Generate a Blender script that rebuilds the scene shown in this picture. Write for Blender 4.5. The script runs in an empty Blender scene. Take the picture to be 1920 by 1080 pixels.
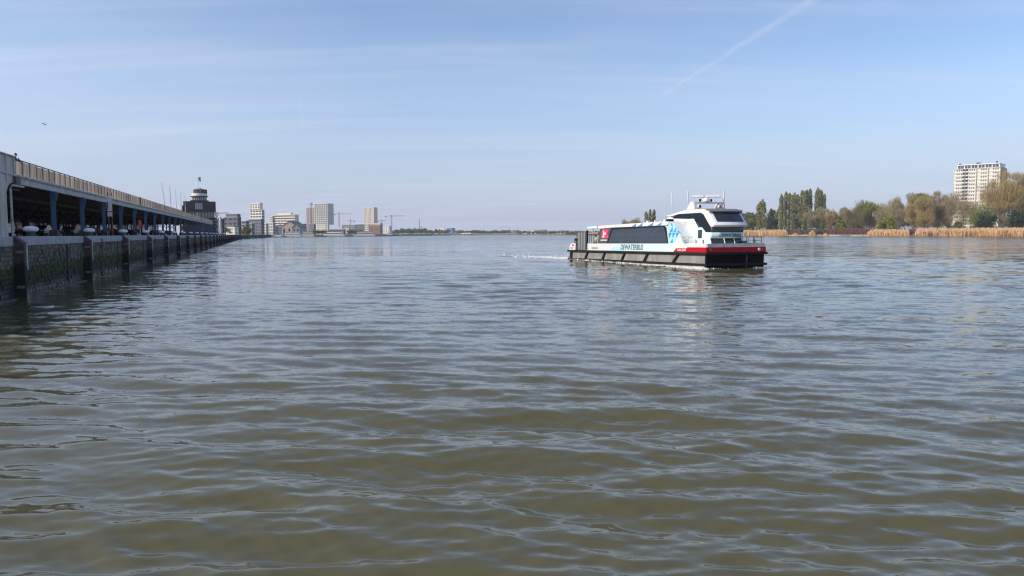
import bpy, bmesh, math, random
import numpy as np
from mathutils import Vector, Matrix
sc = bpy.context.scene
C = sc.collection
rnd = random.Random(7)
R = math.radians
# ------------------------------------------------------------------ camera
F = 1400.0; CAMH = 3.2
PITCH = math.atan(102 / F); ROLL = R(0.17)
cam = bpy.data.cameras.new('camera'); camo = bpy.data.objects.new('camera', cam); C.objects.link(camo)
cam.lens = 36 * F / 1920; cam.sensor_width = 36; cam.clip_start = 0.1; cam.clip_end = 20000
_f = Vector((0, math.cos(PITCH), -math.sin(PITCH))); _u = Vector((0, math.sin(PITCH), math.cos(PITCH))); _r = Vector((1, 0, 0))
_r2 = _r * math.cos(ROLL) - _u * math.sin(ROLL); _u2 = _r * math.sin(ROLL) + _u * math.cos(ROLL)
camo.matrix_world = Matrix(((_r2.x, _u2.x, -_f.x, 0), (_r2.y, _u2.y, -_f.y, 0), (_r2.z, _u2.z, -_f.z, CAMH), (0, 0, 0, 1)))
sc.camera = camo
sc.view_settings.view_transform = 'Standard'; sc.view_settings.look = 'None'
sc.cycles.pixel_filter_type = 'BLACKMAN_HARRIS'; sc.cycles.filter_width = 1.2
sc.view_settings.exposure = 0.0; sc.view_settings.gamma = 1.0; sc.view_settings.use_curve_mapping = False

def ray(px, py):
    x = (px - 960) / F; y = -(py - 540) / F
    d = _r2 * x + _u2 * y + _f
    return d
def at(px, Y, z=None, py=None):
    """world point straight ahead distance Y in image column px; z given or from row py"""
    d = ray(px, 437)
    X = d.x / d.y * Y
    if py is not None:
        d = ray(px, py); z = CAMH + d.z / d.y * Y; X = d.x / d.y * Y
    return Vector((X, Y, 0 if z is None else z))
def zat(px, py, Y): return at(px, Y, py=py).z
def mpp(Y): return Y / F

# ------------------------------------------------------------------ world, sun
SUN_EL = 33.0
sdir = Vector((-0.945, -0.31, 0)).normalized()
world = bpy.data.worlds.new('World'); sc.world = world; world.use_nodes = True
wn = world.node_tree; wn.nodes.clear()
def N(t, kind, **kw):
    n = t.nodes.new(kind)
    for k, v in kw.items(): setattr(n, k, v)
    return n
wo = N(wn, 'ShaderNodeOutputWorld'); bg = N(wn, 'ShaderNodeBackground'); sky = N(wn, 'ShaderNodeTexSky')
sky.sky_type = 'NISHITA'; sky.sun_disc = False; sky.sun_elevation = R(SUN_EL)
sky.sun_rotation = math.atan2(sdir.x, sdir.y)
sky.air_density = 1.0; sky.dust_density = 0.5; sky.ozone_density = 2.2; sky.altitude = 0
bg.inputs['Strength'].default_value = 0.15
tc = N(wn, 'ShaderNodeTexCoord')
def math_(t, op, a, b=None, c=None, clamp=False):
    n = N(t, 'ShaderNodeMath', operation=op); n.use_clamp = clamp
    for i, v in enumerate((a, b, c)):
        if v is None: continue
        if isinstance(v, (int, float)): n.inputs[i].default_value = v
        else: t.links.new(v, n.inputs[i])
    return n.outputs[0]
def maprange(t, v, a, b, c, d, smooth=True):
    n = N(t, 'ShaderNodeMapRange'); n.interpolation_type = 'SMOOTHSTEP' if smooth else 'LINEAR'
    t.links.new(v, n.inputs[0])
    for i, x in enumerate((a, b, c, d)): n.inputs[i + 1].default_value = x
    return n.outputs[0]
def mixc(t, fac, a, b):
    n = N(t, 'ShaderNodeMix', data_type='RGBA')
    for s, v in ((n.inputs[0], fac), (n.inputs[6], a), (n.inputs[7], b)):
        if isinstance(v, (int, float)): s.default_value = v
        elif isinstance(v, tuple): s.default_value = (*v, 1) if len(v) == 3 else v
        else: t.links.new(v, s)
    return n.outputs[2]
# high thin cirrus: noise on a plane far overhead
sep = N(wn, 'ShaderNodeSeparateXYZ'); wn.links.new(tc.outputs['Generated'], sep.inputs[0])
dz = math_(wn, 'ADD', math_(wn, 'MAXIMUM', sep.outputs[2], 0.0), 0.10)
cx = math_(wn, 'DIVIDE', sep.outputs[0], dz); cy = math_(wn, 'DIVIDE', sep.outputs[1], dz)
comb = N(wn, 'ShaderNodeCombineXYZ'); wn.links.new(cx, comb.inputs[0]); wn.links.new(cy, comb.inputs[1])
def cirrus(rot, scl, scale, lo, hi, det=6):
    mp = N(wn, 'ShaderNodeMapping'); mp.inputs['Rotation'].default_value = (0, 0, rot); mp.inputs['Scale'].default_value = scl
    wn.links.new(comb.outputs[0], mp.inputs[0])
    nz = N(wn, 'ShaderNodeTexNoise'); nz.inputs['Scale'].default_value = scale; nz.inputs['Detail'].default_value = det
    nz.inputs['Roughness'].default_value = 0.55; nz.inputs['Distortion'].default_value = 0.35
    wn.links.new(mp.outputs[0], nz.inputs['Vector'])
    return maprange(wn, nz.outputs['Fac'], lo, hi, 0, 1)
c1 = cirrus(R(14), (0.35, 1.6, 1), 0.55, 0.42, 0.72)
c2 = cirrus(R(-8), (0.22, 2.6, 1), 1.1, 0.48, 0.75, 8)
c3 = cirrus(R(40), (0.5, 1.0, 1), 0.4, 0.38, 0.7, 4)
def streak(p1, p2, w, s, nscale=30, fade=0.15):
    a = ray(*p1).normalized(); b = ray(*p2).normalized(); n = a.cross(b).normalized(); t = (b - a).normalized()
    d = N(wn, 'ShaderNodeVectorMath', operation='DOT_PRODUCT'); wn.links.new(tc.outputs['Generated'], d.inputs[0]); d.inputs[1].default_value = n
    e = N(wn, 'ShaderNodeVectorMath', operation='DOT_PRODUCT'); wn.links.new(tc.outputs['Generated'], e.inputs[0]); e.inputs[1].default_value = t
    nz = N(wn, 'ShaderNodeTexNoise'); nz.inputs['Scale'].default_value = nscale; nz.inputs['Detail'].default_value = 4
    wn.links.new(tc.outputs['Generated'], nz.inputs['Vector'])
    wob = math_(wn, 'MULTIPLY', math_(wn, 'SUBTRACT', nz.outputs['Fac'], 0.5), w * 1.2)
    dist = math_(wn, 'ABSOLUTE', math_(wn, 'ADD', d.outputs['Value'], wob))
    ta, tb = a.dot(t), b.dot(t); L = tb - ta
    g = maprange(wn, e.outputs['Value'], ta - 0.02 * L, ta + L, 0.35, 1.0)       # wider with age
    wv = math_(wn, 'MULTIPLY', g, w)
    m = math_(wn, 'SUBTRACT', 1.0, math_(wn, 'DIVIDE', dist, wv), clamp=True)
    e1 = maprange(wn, e.outputs['Value'], ta - fade * L * .3, ta + fade * L, 0, 1)
    e2 = maprange(wn, e.outputs['Value'], tb, tb + fade * L * 2, 1, 0)
    k = maprange(wn, nz.outputs['Fac'], 0.3, 0.65, 0.45, 1)
    return math_(wn, 'MULTIPLY', math_(wn, 'MULTIPLY', m, math_(wn, 'MULTIPLY', e1, e2)), math_(wn, 'MULTIPLY', k, s))
st = [streak((1228, 188), (1535, -8), 0.0068, 0.26, 40), streak((1060, 208), (1700, 292), 0.004, 0.12, 25),
      streak((1120, 232), (1920, 290), 0.006, 0.10, 18), streak((560, 180), (569, 230), 0.0016, 0.35, 60),
      streak((700, 100), (1420, 60), 0.022, 0.10, 12), streak((0, 150), (110, 190), 0.006, 0.10, 20),
      streak((1240, 175), (1300, 125), 0.004, 0.08, 50), streak((1400, 10), (1920, 16), 0.012, 0.14, 15)]
tot = math_(wn, 'MULTIPLY', c1, 0.26)
tot = math_(wn, 'ADD', tot, math_(wn, 'MULTIPLY', c2, 0.32))
tot = math_(wn, 'ADD', tot, math_(wn, 'MULTIPLY', c3, 0.22))
for s_ in st: tot = math_(wn, 'ADD', tot, s_, clamp=True)
wb = N(wn, 'ShaderNodeVectorMath', operation='MULTIPLY'); wn.links.new(sky.outputs[0], wb.inputs[0]); wb.inputs[1].default_value = (0.99, 1.01, 1.10)   # camera white balance
hzf = maprange(wn, sep.outputs[2], 0.0, 0.22, 0.85, 0.0)       # pale lilac haze band all round the horizon
skyb = mixc(wn, hzf, wb.outputs[0], (3.2, 3.68, 4.95))
skyc = mixc(wn, tot, skyb, (4.7, 5.05, 6.1))
wn.links.new(skyc, bg.inputs['Color']); wn.links.new(bg.outputs[0], wo.inputs['Surface'])

sl = bpy.data.lights.new('sun', 'SUN'); sl.energy = 4.4; sl.angle = R(0.53); sl.color = (1.0, 0.88, 0.73)
so = bpy.data.objects.new('sun', sl); C.objects.link(so)
sv = sdir * math.cos(R(SUN_EL)) + Vector((0, 0, math.sin(R(SUN_EL))))
so.rotation_euler = sv.to_track_quat('Z', 'Y').to_euler(); so.location = (0, 0, 50)

# ------------------------------------------------------------------ materials
def mat(name, col, rough=0.7, metal=0.0, var=0.0, vscale=1.0, bump=0.0, bscale=20.0, spec=0.5, col2=None, objvar=0.0, stretch=(1, 1, 1), coat=0):
    m = bpy.data.materials.new(name); m.use_nodes = True; t = m.node_tree; b = t.nodes['Principled BSDF']
    b.inputs['Roughness'].default_value = rough; b.inputs['Metallic'].default_value = metal
    b.inputs['Specular IOR Level'].default_value = spec; b.inputs['Coat Weight'].default_value = coat
    c = (*col, 1)
    b.inputs['Base Color'].default_value = c
    g = None
    if var or bump or objvar:
        g = N(t, 'ShaderNodeTexCoord'); mp = N(t, 'ShaderNodeMapping'); mp.inputs['Scale'].default_value = stretch
        t.links.new(g.outputs['Object'], mp.inputs[0])
    out = None
    if var:
        nz = N(t, 'ShaderNodeTexNoise'); nz.inputs['Scale'].default_value = vscale; nz.inputs['Detail'].default_value = 6; nz.inputs['Roughness'].default_value = 0.65
        t.links.new(mp.outputs[0], nz.inputs['Vector'])
        f = maprange(t, nz.outputs['Fac'], 0.3, 0.7, 0, 1)
        c2 = col2 if col2 else tuple(x * (1 - var) for x in col)
        out = mixc(t, f, c2, col)
    if objvar:
        oi = N(t, 'ShaderNodeObjectInfo'); hs = N(t, 'ShaderNodeHueSaturation')
        t.links.new(maprange(t, oi.outputs['Random'], 0, 1, 1 - objvar, 1 + objvar, False), hs.inputs['Value'])
        hs.inputs['Color'].default_value = c
        if out: t.links.new(out, hs.inputs['Color'])
        out = hs.outputs[0]
    if out: t.links.new(out, b.inputs['Base Color'])
    if bump:
        nb = N(t, 'ShaderNodeTexNoise'); nb.inputs['Scale'].default_value = bscale; nb.inputs['Detail'].default_value = 5
        t.links.new(mp.outputs[0], nb.inputs['Vector'])
        bp = N(t, 'ShaderNodeBump'); bp.inputs['Strength'].default_value = bump; bp.inputs['Distance'].default_value = 0.03
        t.links.new(nb.outputs['Fac'], bp.inputs['Height']); t.links.new(bp.outputs[0], b.inputs['Normal'])
    return m
def tidal(name, top, green, low, rough=0.85, objvar=0.18, zg=1.55, zl=0.85, streaks=True):
    """stone or timber with weed band and wet mud by height above the water"""
    m = mat(name, top, rough); t = m.node_tree; b = t.nodes['Principled BSDF']
    g = N(t, 'ShaderNodeNewGeometry'); sp = N(t, 'ShaderNodeSeparateXYZ'); t.links.new(g.outputs['Position'], sp.inputs[0])
    nz = N(t, 'ShaderNodeTexNoise'); nz.inputs['Scale'].default_value = 1.3; nz.inputs['Detail'].default_value = 7; nz.inputs['Roughness'].default_value = 0.7
    t.links.new(g.outputs['Position'], nz.inputs['Vector'])
    mp = N(t, 'ShaderNodeMapping'); mp.inputs['Scale'].default_value = (3.2, 3.2, 0.28); t.links.new(g.outputs['Position'], mp.inputs[0])
    n2 = N(t, 'ShaderNodeTexNoise'); n2.inputs['Scale'].default_value = 1.6; n2.inputs['Detail'].default_value = 5; t.links.new(mp.outputs[0], n2.inputs['Vector'])
    z = math_(t, 'ADD', sp.outputs[2], math_(t, 'MULTIPLY', math_(t, 'SUBTRACT', nz.outputs['Fac'], 0.5), 1.3))
    z = math_(t, 'ADD', z, math_(t, 'MULTIPLY', math_(t, 'SUBTRACT', n2.outputs['Fac'], 0.5), 1.0))
    oi = N(t, 'ShaderNodeObjectInfo'); at_ = N(t, 'ShaderNodeAttribute'); at_.attribute_name = 'tint'
    tp = mixc(t, maprange(t, nz.outputs['Fac'], 0.35, 0.7, 0, 1), tuple(x * .55 for x in top), top)
    if streaks: tp = mixc(t, maprange(t, n2.outputs['Fac'], 0.60, 0.72, 0, 0.55), tp, tuple(min(1, x * 2.0) for x in top))
    hs = N(t, 'ShaderNodeHueSaturation'); t.links.new(tp, hs.inputs['Color'])
    if objvar:
        r = math_(t, 'FRACT', math_(t, 'ADD', oi.outputs['Random'], at_.outputs['Fac']))
        t.links.new(maprange(t, r, 0, 1, 1 - objvar * 2, 1 + objvar * 2, False), hs.inputs['Value'])
    c = mixc(t, maprange(t, z, zg - .12, zg + .12, 1, 0), hs.outputs[0], green)
    c = mixc(t, maprange(t, z, zl - .25, zl + .15, 1, 0), c, low)
    t.links.new(c, b.inputs['Base Color'])
    t.links.new(maprange(t, sp.outputs[2], 0.1, 0.9, 0.45, rough), b.inputs['Roughness'])
    bp = N(t, 'ShaderNodeBump'); bp.inputs['Strength'].default_value = 0.6; bp.inputs['Distance'].default_value = 0.06
    n3 = N(t, 'ShaderNodeTexNoise'); n3.inputs['Scale'].default_value = 9; n3.inputs['Detail'].default_value = 6; t.links.new(g.outputs['Position'], n3.inputs['Vector'])
    t.links.new(n3.outputs['Fac'], bp.inputs['Height']); t.links.new(bp.outputs[0], b.inputs['Normal'])
    return m
M = {}
M['stone'] = tidal('stone', (0.175, 0.155, 0.125), (0.04, 0.052, 0.012), (0.022, 0.019, 0.015), zg=1.6, zl=1.0)
M['mortar'] = tidal('mortar', (0.13, 0.12, 0.115), (0.03, 0.04, 0.012), (0.022, 0.019, 0.016), objvar=0)
M['timber_wet'] = tidal('fender timber', (0.10, 0.08, 0.07), (0.012, 0.011, 0.009), (0.008, 0.008, 0.008), objvar=0.1, zg=1.7, zl=1.2, streaks=False)
M['coping'] = mat('coping', (0.42, 0.43, 0.45), 0.75, var=0.3, vscale=1.2, bump=0.3, objvar=0.08)
M['plate'] = mat('plate', (0.20, 0.18, 0.19), 0.6, var=0.3, vscale=4)
M['deck'] = mat('quay paving', (0.17, 0.165, 0.16), 0.9, var=0.35, vscale=0.6, bump=0.3)
M['ground'] = mat('ground', (0.14, 0.14, 0.10), 0.95, var=0.4, vscale=0.05)
M['bankmud'] = mat('mud', (0.20, 0.165, 0.12), 0.9, var=0.5, vscale=0.25, bump=0.5, bscale=1)
M['blue'] = mat('blue paint', (0.07, 0.18, 0.31), 0.6, var=0.35, vscale=1.2, stretch=(1, 1, .3), bump=.1)
M['white_col'] = mat('weathered white paint', (0.60, 0.60, 0.57), 0.6, var=0.35, vscale=0.9, stretch=(2, 2, .4), col2=(0.42, 0.37, 0.30))
M['girder'] = mat('girder grey', (0.52, 0.53, 0.53), 0.6, var=0.3, vscale=1.0, col2=(0.36, 0.34, 0.31))
M['beige'] = mat('balustrade panel', (0.74, 0.70, 0.62), 0.8, var=0.4, vscale=1.6, stretch=(2.5, 2.5, .5), objvar=0.16, col2=(0.50, 0.42, 0.32))
def frosted(n, base, w=.5):
    m = M[base].copy(); m.name = n; t = m.node_tree; b = t.nodes['Principled BSDF']; tr = N(t, 'ShaderNodeBsdfTranslucent'); ms = N(t, 'ShaderNodeMixShader'); ms.inputs[0].default_value = w
    t.links.new(b.inputs['Base Color'].links[0].from_socket, tr.inputs[0]); t.links.new(b.outputs[0], ms.inputs[1]); t.links.new(tr.outputs[0], ms.inputs[2]); t.links.new(ms.outputs[0], t.nodes['Material Output'].inputs['Surface']); return m
M['panel'] = frosted('weathered glass fibre panel', 'beige', .45)
M['beige_post'] = mat('balustrade post', (0.38, 0.32, 0.25), 0.8, var=0.4, vscale=1.5, objvar=.1)
M['darkwood'] = mat('old ceiling timber', (0.30, 0.22, 0.16), 0.85, var=0.4, vscale=1.0, objvar=.1)
M['darksteel'] = mat('dark steel', (0.045, 0.045, 0.05), 0.6)
M['rust'] = mat('rust brown', (0.20, 0.12, 0.09), 0.75, var=.4, vscale=2)
M['white'] = mat('white paint', (0.80, 0.80, 0.79), 0.35, var=.06, vscale=3)
M['offwhite'] = mat('off white', (0.66, 0.65, 0.61), 0.6, var=.15, vscale=.4)
M['cap'] = mat('bollard cap', (0.78, 0.79, 0.80), 0.5, var=.12, vscale=5)
M['red'] = mat('red paint', (0.62, 0.025, 0.03), 0.4)
M['orange'] = mat('orange', (0.75, 0.16, 0.05), 0.5)
M['glass_dark'] = mat('dark glass', (0.02, 0.028, 0.04), 0.08, spec=0.7)
M['glass_mid'] = mat('mid glass', (0.07, 0.09, 0.12), 0.12, spec=0.7)
M['blackbrick'] = mat('black brick', (0.055, 0.05, 0.048), 0.8, var=.3, vscale=1)
M['brown_clad'] = mat('brown cladding', (0.10, 0.075, 0.06), 0.75, var=.3, vscale=.5)
M['trunk'] = mat('bark', (0.20, 0.17, 0.13), 0.9, var=.3, vscale=.4)
M['trunk_pale'] = mat('pale bark', (0.40, 0.35, 0.28), 0.9, var=.3, vscale=.4)
M['tyre'] = mat('tyre', (0.02, 0.02, 0.02), 0.8)
M['steel'] = mat('steel', (0.5, 0.5, 0.5), 0.35, metal=.6)
def paint(n, c, rough=.6, **k):
    if n not in M: M[n] = mat(n.replace('_', ' '), c, rough, **k)
    return M[n]
def leafmat(name, c1, c2, c3=None):
    m = bpy.data.materials.new(name); m.use_nodes = True; t = m.node_tree; b = t.nodes['Principled BSDF']
    b.inputs['Roughness'].default_value = 0.75; b.inputs['Specular IOR Level'].default_value = 0.2
    a = N(t, 'ShaderNodeAttribute'); a.attribute_name = 'tint'
    g = N(t, 'ShaderNodeNewGeometry'); nz = N(t, 'ShaderNodeTexNoise'); nz.inputs['Scale'].default_value = 0.22; nz.inputs['Detail'].default_value = 3
    t.links.new(g.outputs['Position'], nz.inputs['Vector'])
    f = math_(t, 'ADD', math_(t, 'MULTIPLY', a.outputs['Fac'], 0.6), maprange(t, nz.outputs['Fac'], .3, .7, 0, .4))
    c = mixc(t, f, c1, c2)
    t.links.new(c, b.inputs['Base Color'])
    tr = N(t, 'ShaderNodeBsdfTranslucent'); t.links.new(c, tr.inputs[0]); ms = N(t, 'ShaderNodeMixShader'); ms.inputs[0].default_value = 0.25
    t.links.new(b.outputs[0], ms.inputs[1]); t.links.new(tr.outputs[0], ms.inputs[2]); t.links.new(ms.outputs[0], t.nodes['Material Output'].inputs['Surface'])
    return m
M['leaf_poplar'] = leafmat('poplar leaves', (0.22, 0.23, 0.10), (0.44, 0.44, 0.22))
M['leaf_poplar_y'] = leafmat('young poplar leaves', (0.19, 0.20, 0.05), (0.36, 0.36, 0.11))
M['leaf_green'] = leafmat('green leaves', (0.11, 0.14, 0.04), (0.24, 0.28, 0.09))
M['leaf_dark'] = leafmat('dark evergreen leaves', (0.02, 0.04, 0.02), (0.06, 0.085, 0.035))
M['leaf_lime'] = leafmat('fresh lime leaves', (0.17, 0.20, 0.02), (0.34, 0.36, 0.04))
M['leaf_olive'] = leafmat('olive buds', (0.17, 0.15, 0.06), (0.32, 0.28, 0.11))
M['twig_brown'] = leafmat('brown twigs', (0.28, 0.23, 0.12), (0.50, 0.43, 0.25))
M['twig_orange'] = leafmat('orange buds', (0.31, 0.23, 0.09), (0.54, 0.42, 0.18))
M['twig_red'] = leafmat('red stems', (0.16, 0.075, 0.06), (0.30, 0.15, 0.12))
M['reed'] = leafmat('dry reed', (0.60, 0.39, 0.20), (0.88, 0.64, 0.38))
M['shrub_green'] = leafmat('bank shrubs', (0.10, 0.10, 0.04), (0.20, 0.19, 0.08))

# ------------------------------------------------------------------ mesh helpers
class MB:
    def __init__(s): s.v = []; s.f = []; s.m = []
    def quadbox(s, pts, mi=0):
        b = len(s.v); s.v += [tuple(p) for p in pts]
        for q in ((0, 3, 2, 1), (4, 5, 6, 7), (0, 1, 5, 4), (1, 2, 6, 5), (2, 3, 7, 6), (3, 0, 4, 7)):
            s.f.append(tuple(b + i for i in q)); s.m.append(mi)
        return s
    def box(s, x0, x1, y0, y1, z0, z1, mi=0):
        return s.quadbox([(x0, y0, z0), (x1, y0, z0), (x1, y1, z0), (x0, y1, z0), (x0, y0, z1), (x1, y0, z1), (x1, y1, z1), (x0, y1, z1)], mi)
    def prism(s, poly, a, b, axis='y', mi=0):
        """extrude a polygon [(p,q)] from a to b along axis; p,q are the two other axes in order"""
        n = len(poly); k = len(s.v)
        def P(p, q, t):
            return {'y': (p, t, q), 'x': (t, p, q), 'z': (p, q, t)}[axis]
        s.v += [P(p, q, a) for p, q in poly] + [P(p, q, b) for p, q in poly]
        s.f.append(tuple(k + i for i in range(n))); s.m.append(mi)
        s.f.append(tuple(k + n + i for i in reversed(range(n)))); s.m.append(mi)
        for i in range(n):
            j = (i + 1) % n; s.f.append((k + j, k + i, k + n + i, k + n + j)); s.m.append(mi)
        return s
    def tube(s, pts, r, seg=6, mi=0, cap=True):
        pts = [Vector(p) for p in pts]; rs = r if isinstance(r, (list, tuple)) else [r] * len(pts); base = len(s.v)
        for i, p in enumerate(pts):
            d = (pts[min(i + 1, len(pts) - 1)] - pts[max(i - 1, 0)]).normalized()
            a = d.cross(Vector((0, 0, 1)) if abs(d.z) < .95 else Vector((1, 0, 0))).normalized(); b = d.cross(a)
            for k in range(seg):
                t = 2 * math.pi * k / seg; s.v.append(tuple(p + (a * math.cos(t) + b * math.sin(t)) * rs[i]))
        for i in range(len(pts) - 1):
            for k in range(seg):
                s.f.append((base + i * seg + k, base + i * seg + (k + 1) % seg, base + (i + 1) * seg + (k + 1) % seg, base + (i + 1) * seg + k)); s.m.append(mi)
        if cap:
            s.f.append(tuple(base + k for k in reversed(range(seg)))); s.m.append(mi)
            e = base + (len(pts) - 1) * seg; s.f.append(tuple(e + k for k in range(seg))); s.m.append(mi)
        return s
    def lathe(s, prof, c=(0, 0, 0), seg=16, mi=0):
        base = len(s.v)
        for r_, z in prof:
            for k in range(seg):
                t = 2 * math.pi * k / seg; s.v.append((c[0] + r_ * math.cos(t), c[1] + r_ * math.sin(t), c[2] + z))
        for i in range(len(prof) - 1):
            for k in range(seg):
                s.f.append((base + i * seg + k, base + i * seg + (k + 1) % seg, base + (i + 1) * seg + (k + 1) % seg, base + (i + 1) * seg + k)); s.m.append(mi)
        s.f.append(tuple(base + k for k in reversed(range(seg)))); s.m.append(mi)
        e = base + (len(prof) - 1) * seg; s.f.append(tuple(e + k for k in range(seg))); s.m.append(mi)
        return s
    def mesh(s, name):
        me = bpy.data.meshes.new(name); me.from_pydata(s.v, [], s.f)
        if any(s.m): me.polygons.foreach_set('material_index', s.m)
        return me
    def build(s, name, mats, parent=None, smooth=False, bevel=0, normals=True, **tags):
        me = s.mesh(name)
        if normals or bevel:
            bm = bmesh.new(); bm.from_mesh(me)
            if normals: bmesh.ops.recalc_face_normals(bm, faces=bm.faces)
            if bevel: bmesh.ops.bevel(bm, geom=[e for e in bm.edges if len(e.link_faces) == 2 and e.calc_face_angle(0) > 0.5], offset=bevel, segments=1 if bevel < .03 else 2, affect='EDGES', clamp_overlap=True)
            bm.to_mesh(me); bm.free()
        for m_ in (mats if isinstance(mats, (list, tuple)) else [mats]): me.materials.append(M[m_] if isinstance(m_, str) else m_)
        if smooth:
            me.polygons.foreach_set('use_smooth', [True] * len(me.polygons)); me.set_sharp_from_angle(angle=R(40))
        return link(name, me, parent, **tags)
def link(name, me, parent=None, **tags):
    o = bpy.data.objects.new(name, me); C.objects.link(o)
    if parent: o.parent = parent
    return tag(o, **tags)
def tag(o, label=None, cat=None, group=None, kind=None):
    if label: o['label'] = label
    if cat: o['category'] = cat
    if group: o['group'] = group
    if kind: o['kind'] = kind
    return o
def empty(name, loc=(0, 0, 0), rz=0.0, **tags):
    o = bpy.data.objects.new(name, None); C.objects.link(o); o.location = loc; o.rotation_euler = (0, 0, rz); o.empty_display_size = .2
    return tag(o, **tags)
def kids(o): return [c for c in C.objects if c.parent == o]
def copy_tree(o, cm=None):
    if cm is None:
        cm = {}
        for x in C.objects:
            if x.parent: cm.setdefault(x.parent.name, []).append(x)
    def rec(q, parent):
        c = q.copy(); C.objects.link(c)
        if parent: c.parent = parent
        for ch in cm.get(q.name, []): rec(ch, c)
        return c
    return rec(o, None)
ORD = 'first second third fourth fifth sixth seventh eighth ninth tenth eleventh twelfth thirteenth fourteenth fifteenth sixteenth seventeenth eighteenth nineteenth twentieth'.split()
for t_ in ('twenty', 'thirty', 'forty', 'fifty'):
    if t_ != 'twenty': ORD.append(t_[:-1] + 'ieth')
    ORD += [t_ + '-' + o for o in ORD[:9]]
def npmesh(name, V, Q, mats, parent=None, tint=None, smooth=False, **tags):
    """V (n,3), Q (m,k) equal-sided faces"""
    V = np.asarray(V, np.float32); Q = np.asarray(Q, np.int32); k = Q.shape[1]
    me = bpy.data.meshes.new(name); me.vertices.add(len(V)); me.vertices.foreach_set('co', V.ravel())
    me.loops.add(Q.size); me.loops.foreach_set('vertex_index', Q.ravel())
    me.polygons.add(len(Q)); me.polygons.foreach_set('loop_start', np.arange(len(Q), dtype=np.int32) * k)
    if smooth: me.polygons.foreach_set('use_smooth', np.ones(len(Q), bool))
    me.update(calc_edges=True)
    if tint is not None:
        a = me.attributes.new('tint', 'FLOAT', 'FACE'); a.data.foreach_set('value', np.asarray(tint, np.float32))
    for m_ in (mats if isinstance(mats, (list, tuple)) else [mats]): me.materials.append(M[m_] if isinstance(m_, str) else m_)
    return link(name, me, parent, **tags)

# ------------------------------------------------------------------ the river
wr = np.random.default_rng(11)
comps = []
for i in range(110):
    lam = float(np.exp(wr.uniform(np.log(0.27), np.log(3.6))))
    th = wr.normal(R(-96), R(15) if lam > 1.2 else R(27))
    k = 2 * np.pi / lam
    sl_ = 0.0206 * (0.66 if lam > 2.2 else 1.0 if lam > .55 else 1.05)
    comps.append((k * math.cos(th), k * math.sin(th), sl_ / k, wr.uniform(0, 2 * np.pi), lam))
def wave(X, Y):
    r = np.sqrt(X * X + Y * Y); h = np.zeros_like(X)
    patch = 0.82 + 0.26 * np.sin(X * .09 + .8 + .5 * np.sin(Y * .12)) * np.sin(Y * .13 + 1.3) + 0.16 * np.sin(X * .23 + Y * .19) + .10 * np.sin(X * .5 - Y * .41)
    for kx, ky, a, ph, lam in comps:
        fade = np.clip(1.35 - r / (lam * 75), 0, 1)
        s = np.sin(kx * X + ky * Y + ph + 0.5 * np.sin(X * .21 + ph) + .35 * np.sin(Y * .13 + 2 * ph))
        h += a * fade * (s + 0.22 * (2 * s * s - 1))          # sharpened crests
    calm = 1 - .42 / (1 + np.exp((X + 7 + .1 * Y) * .45))      # sheltered water by the quay
    return h * patch * calm
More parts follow.
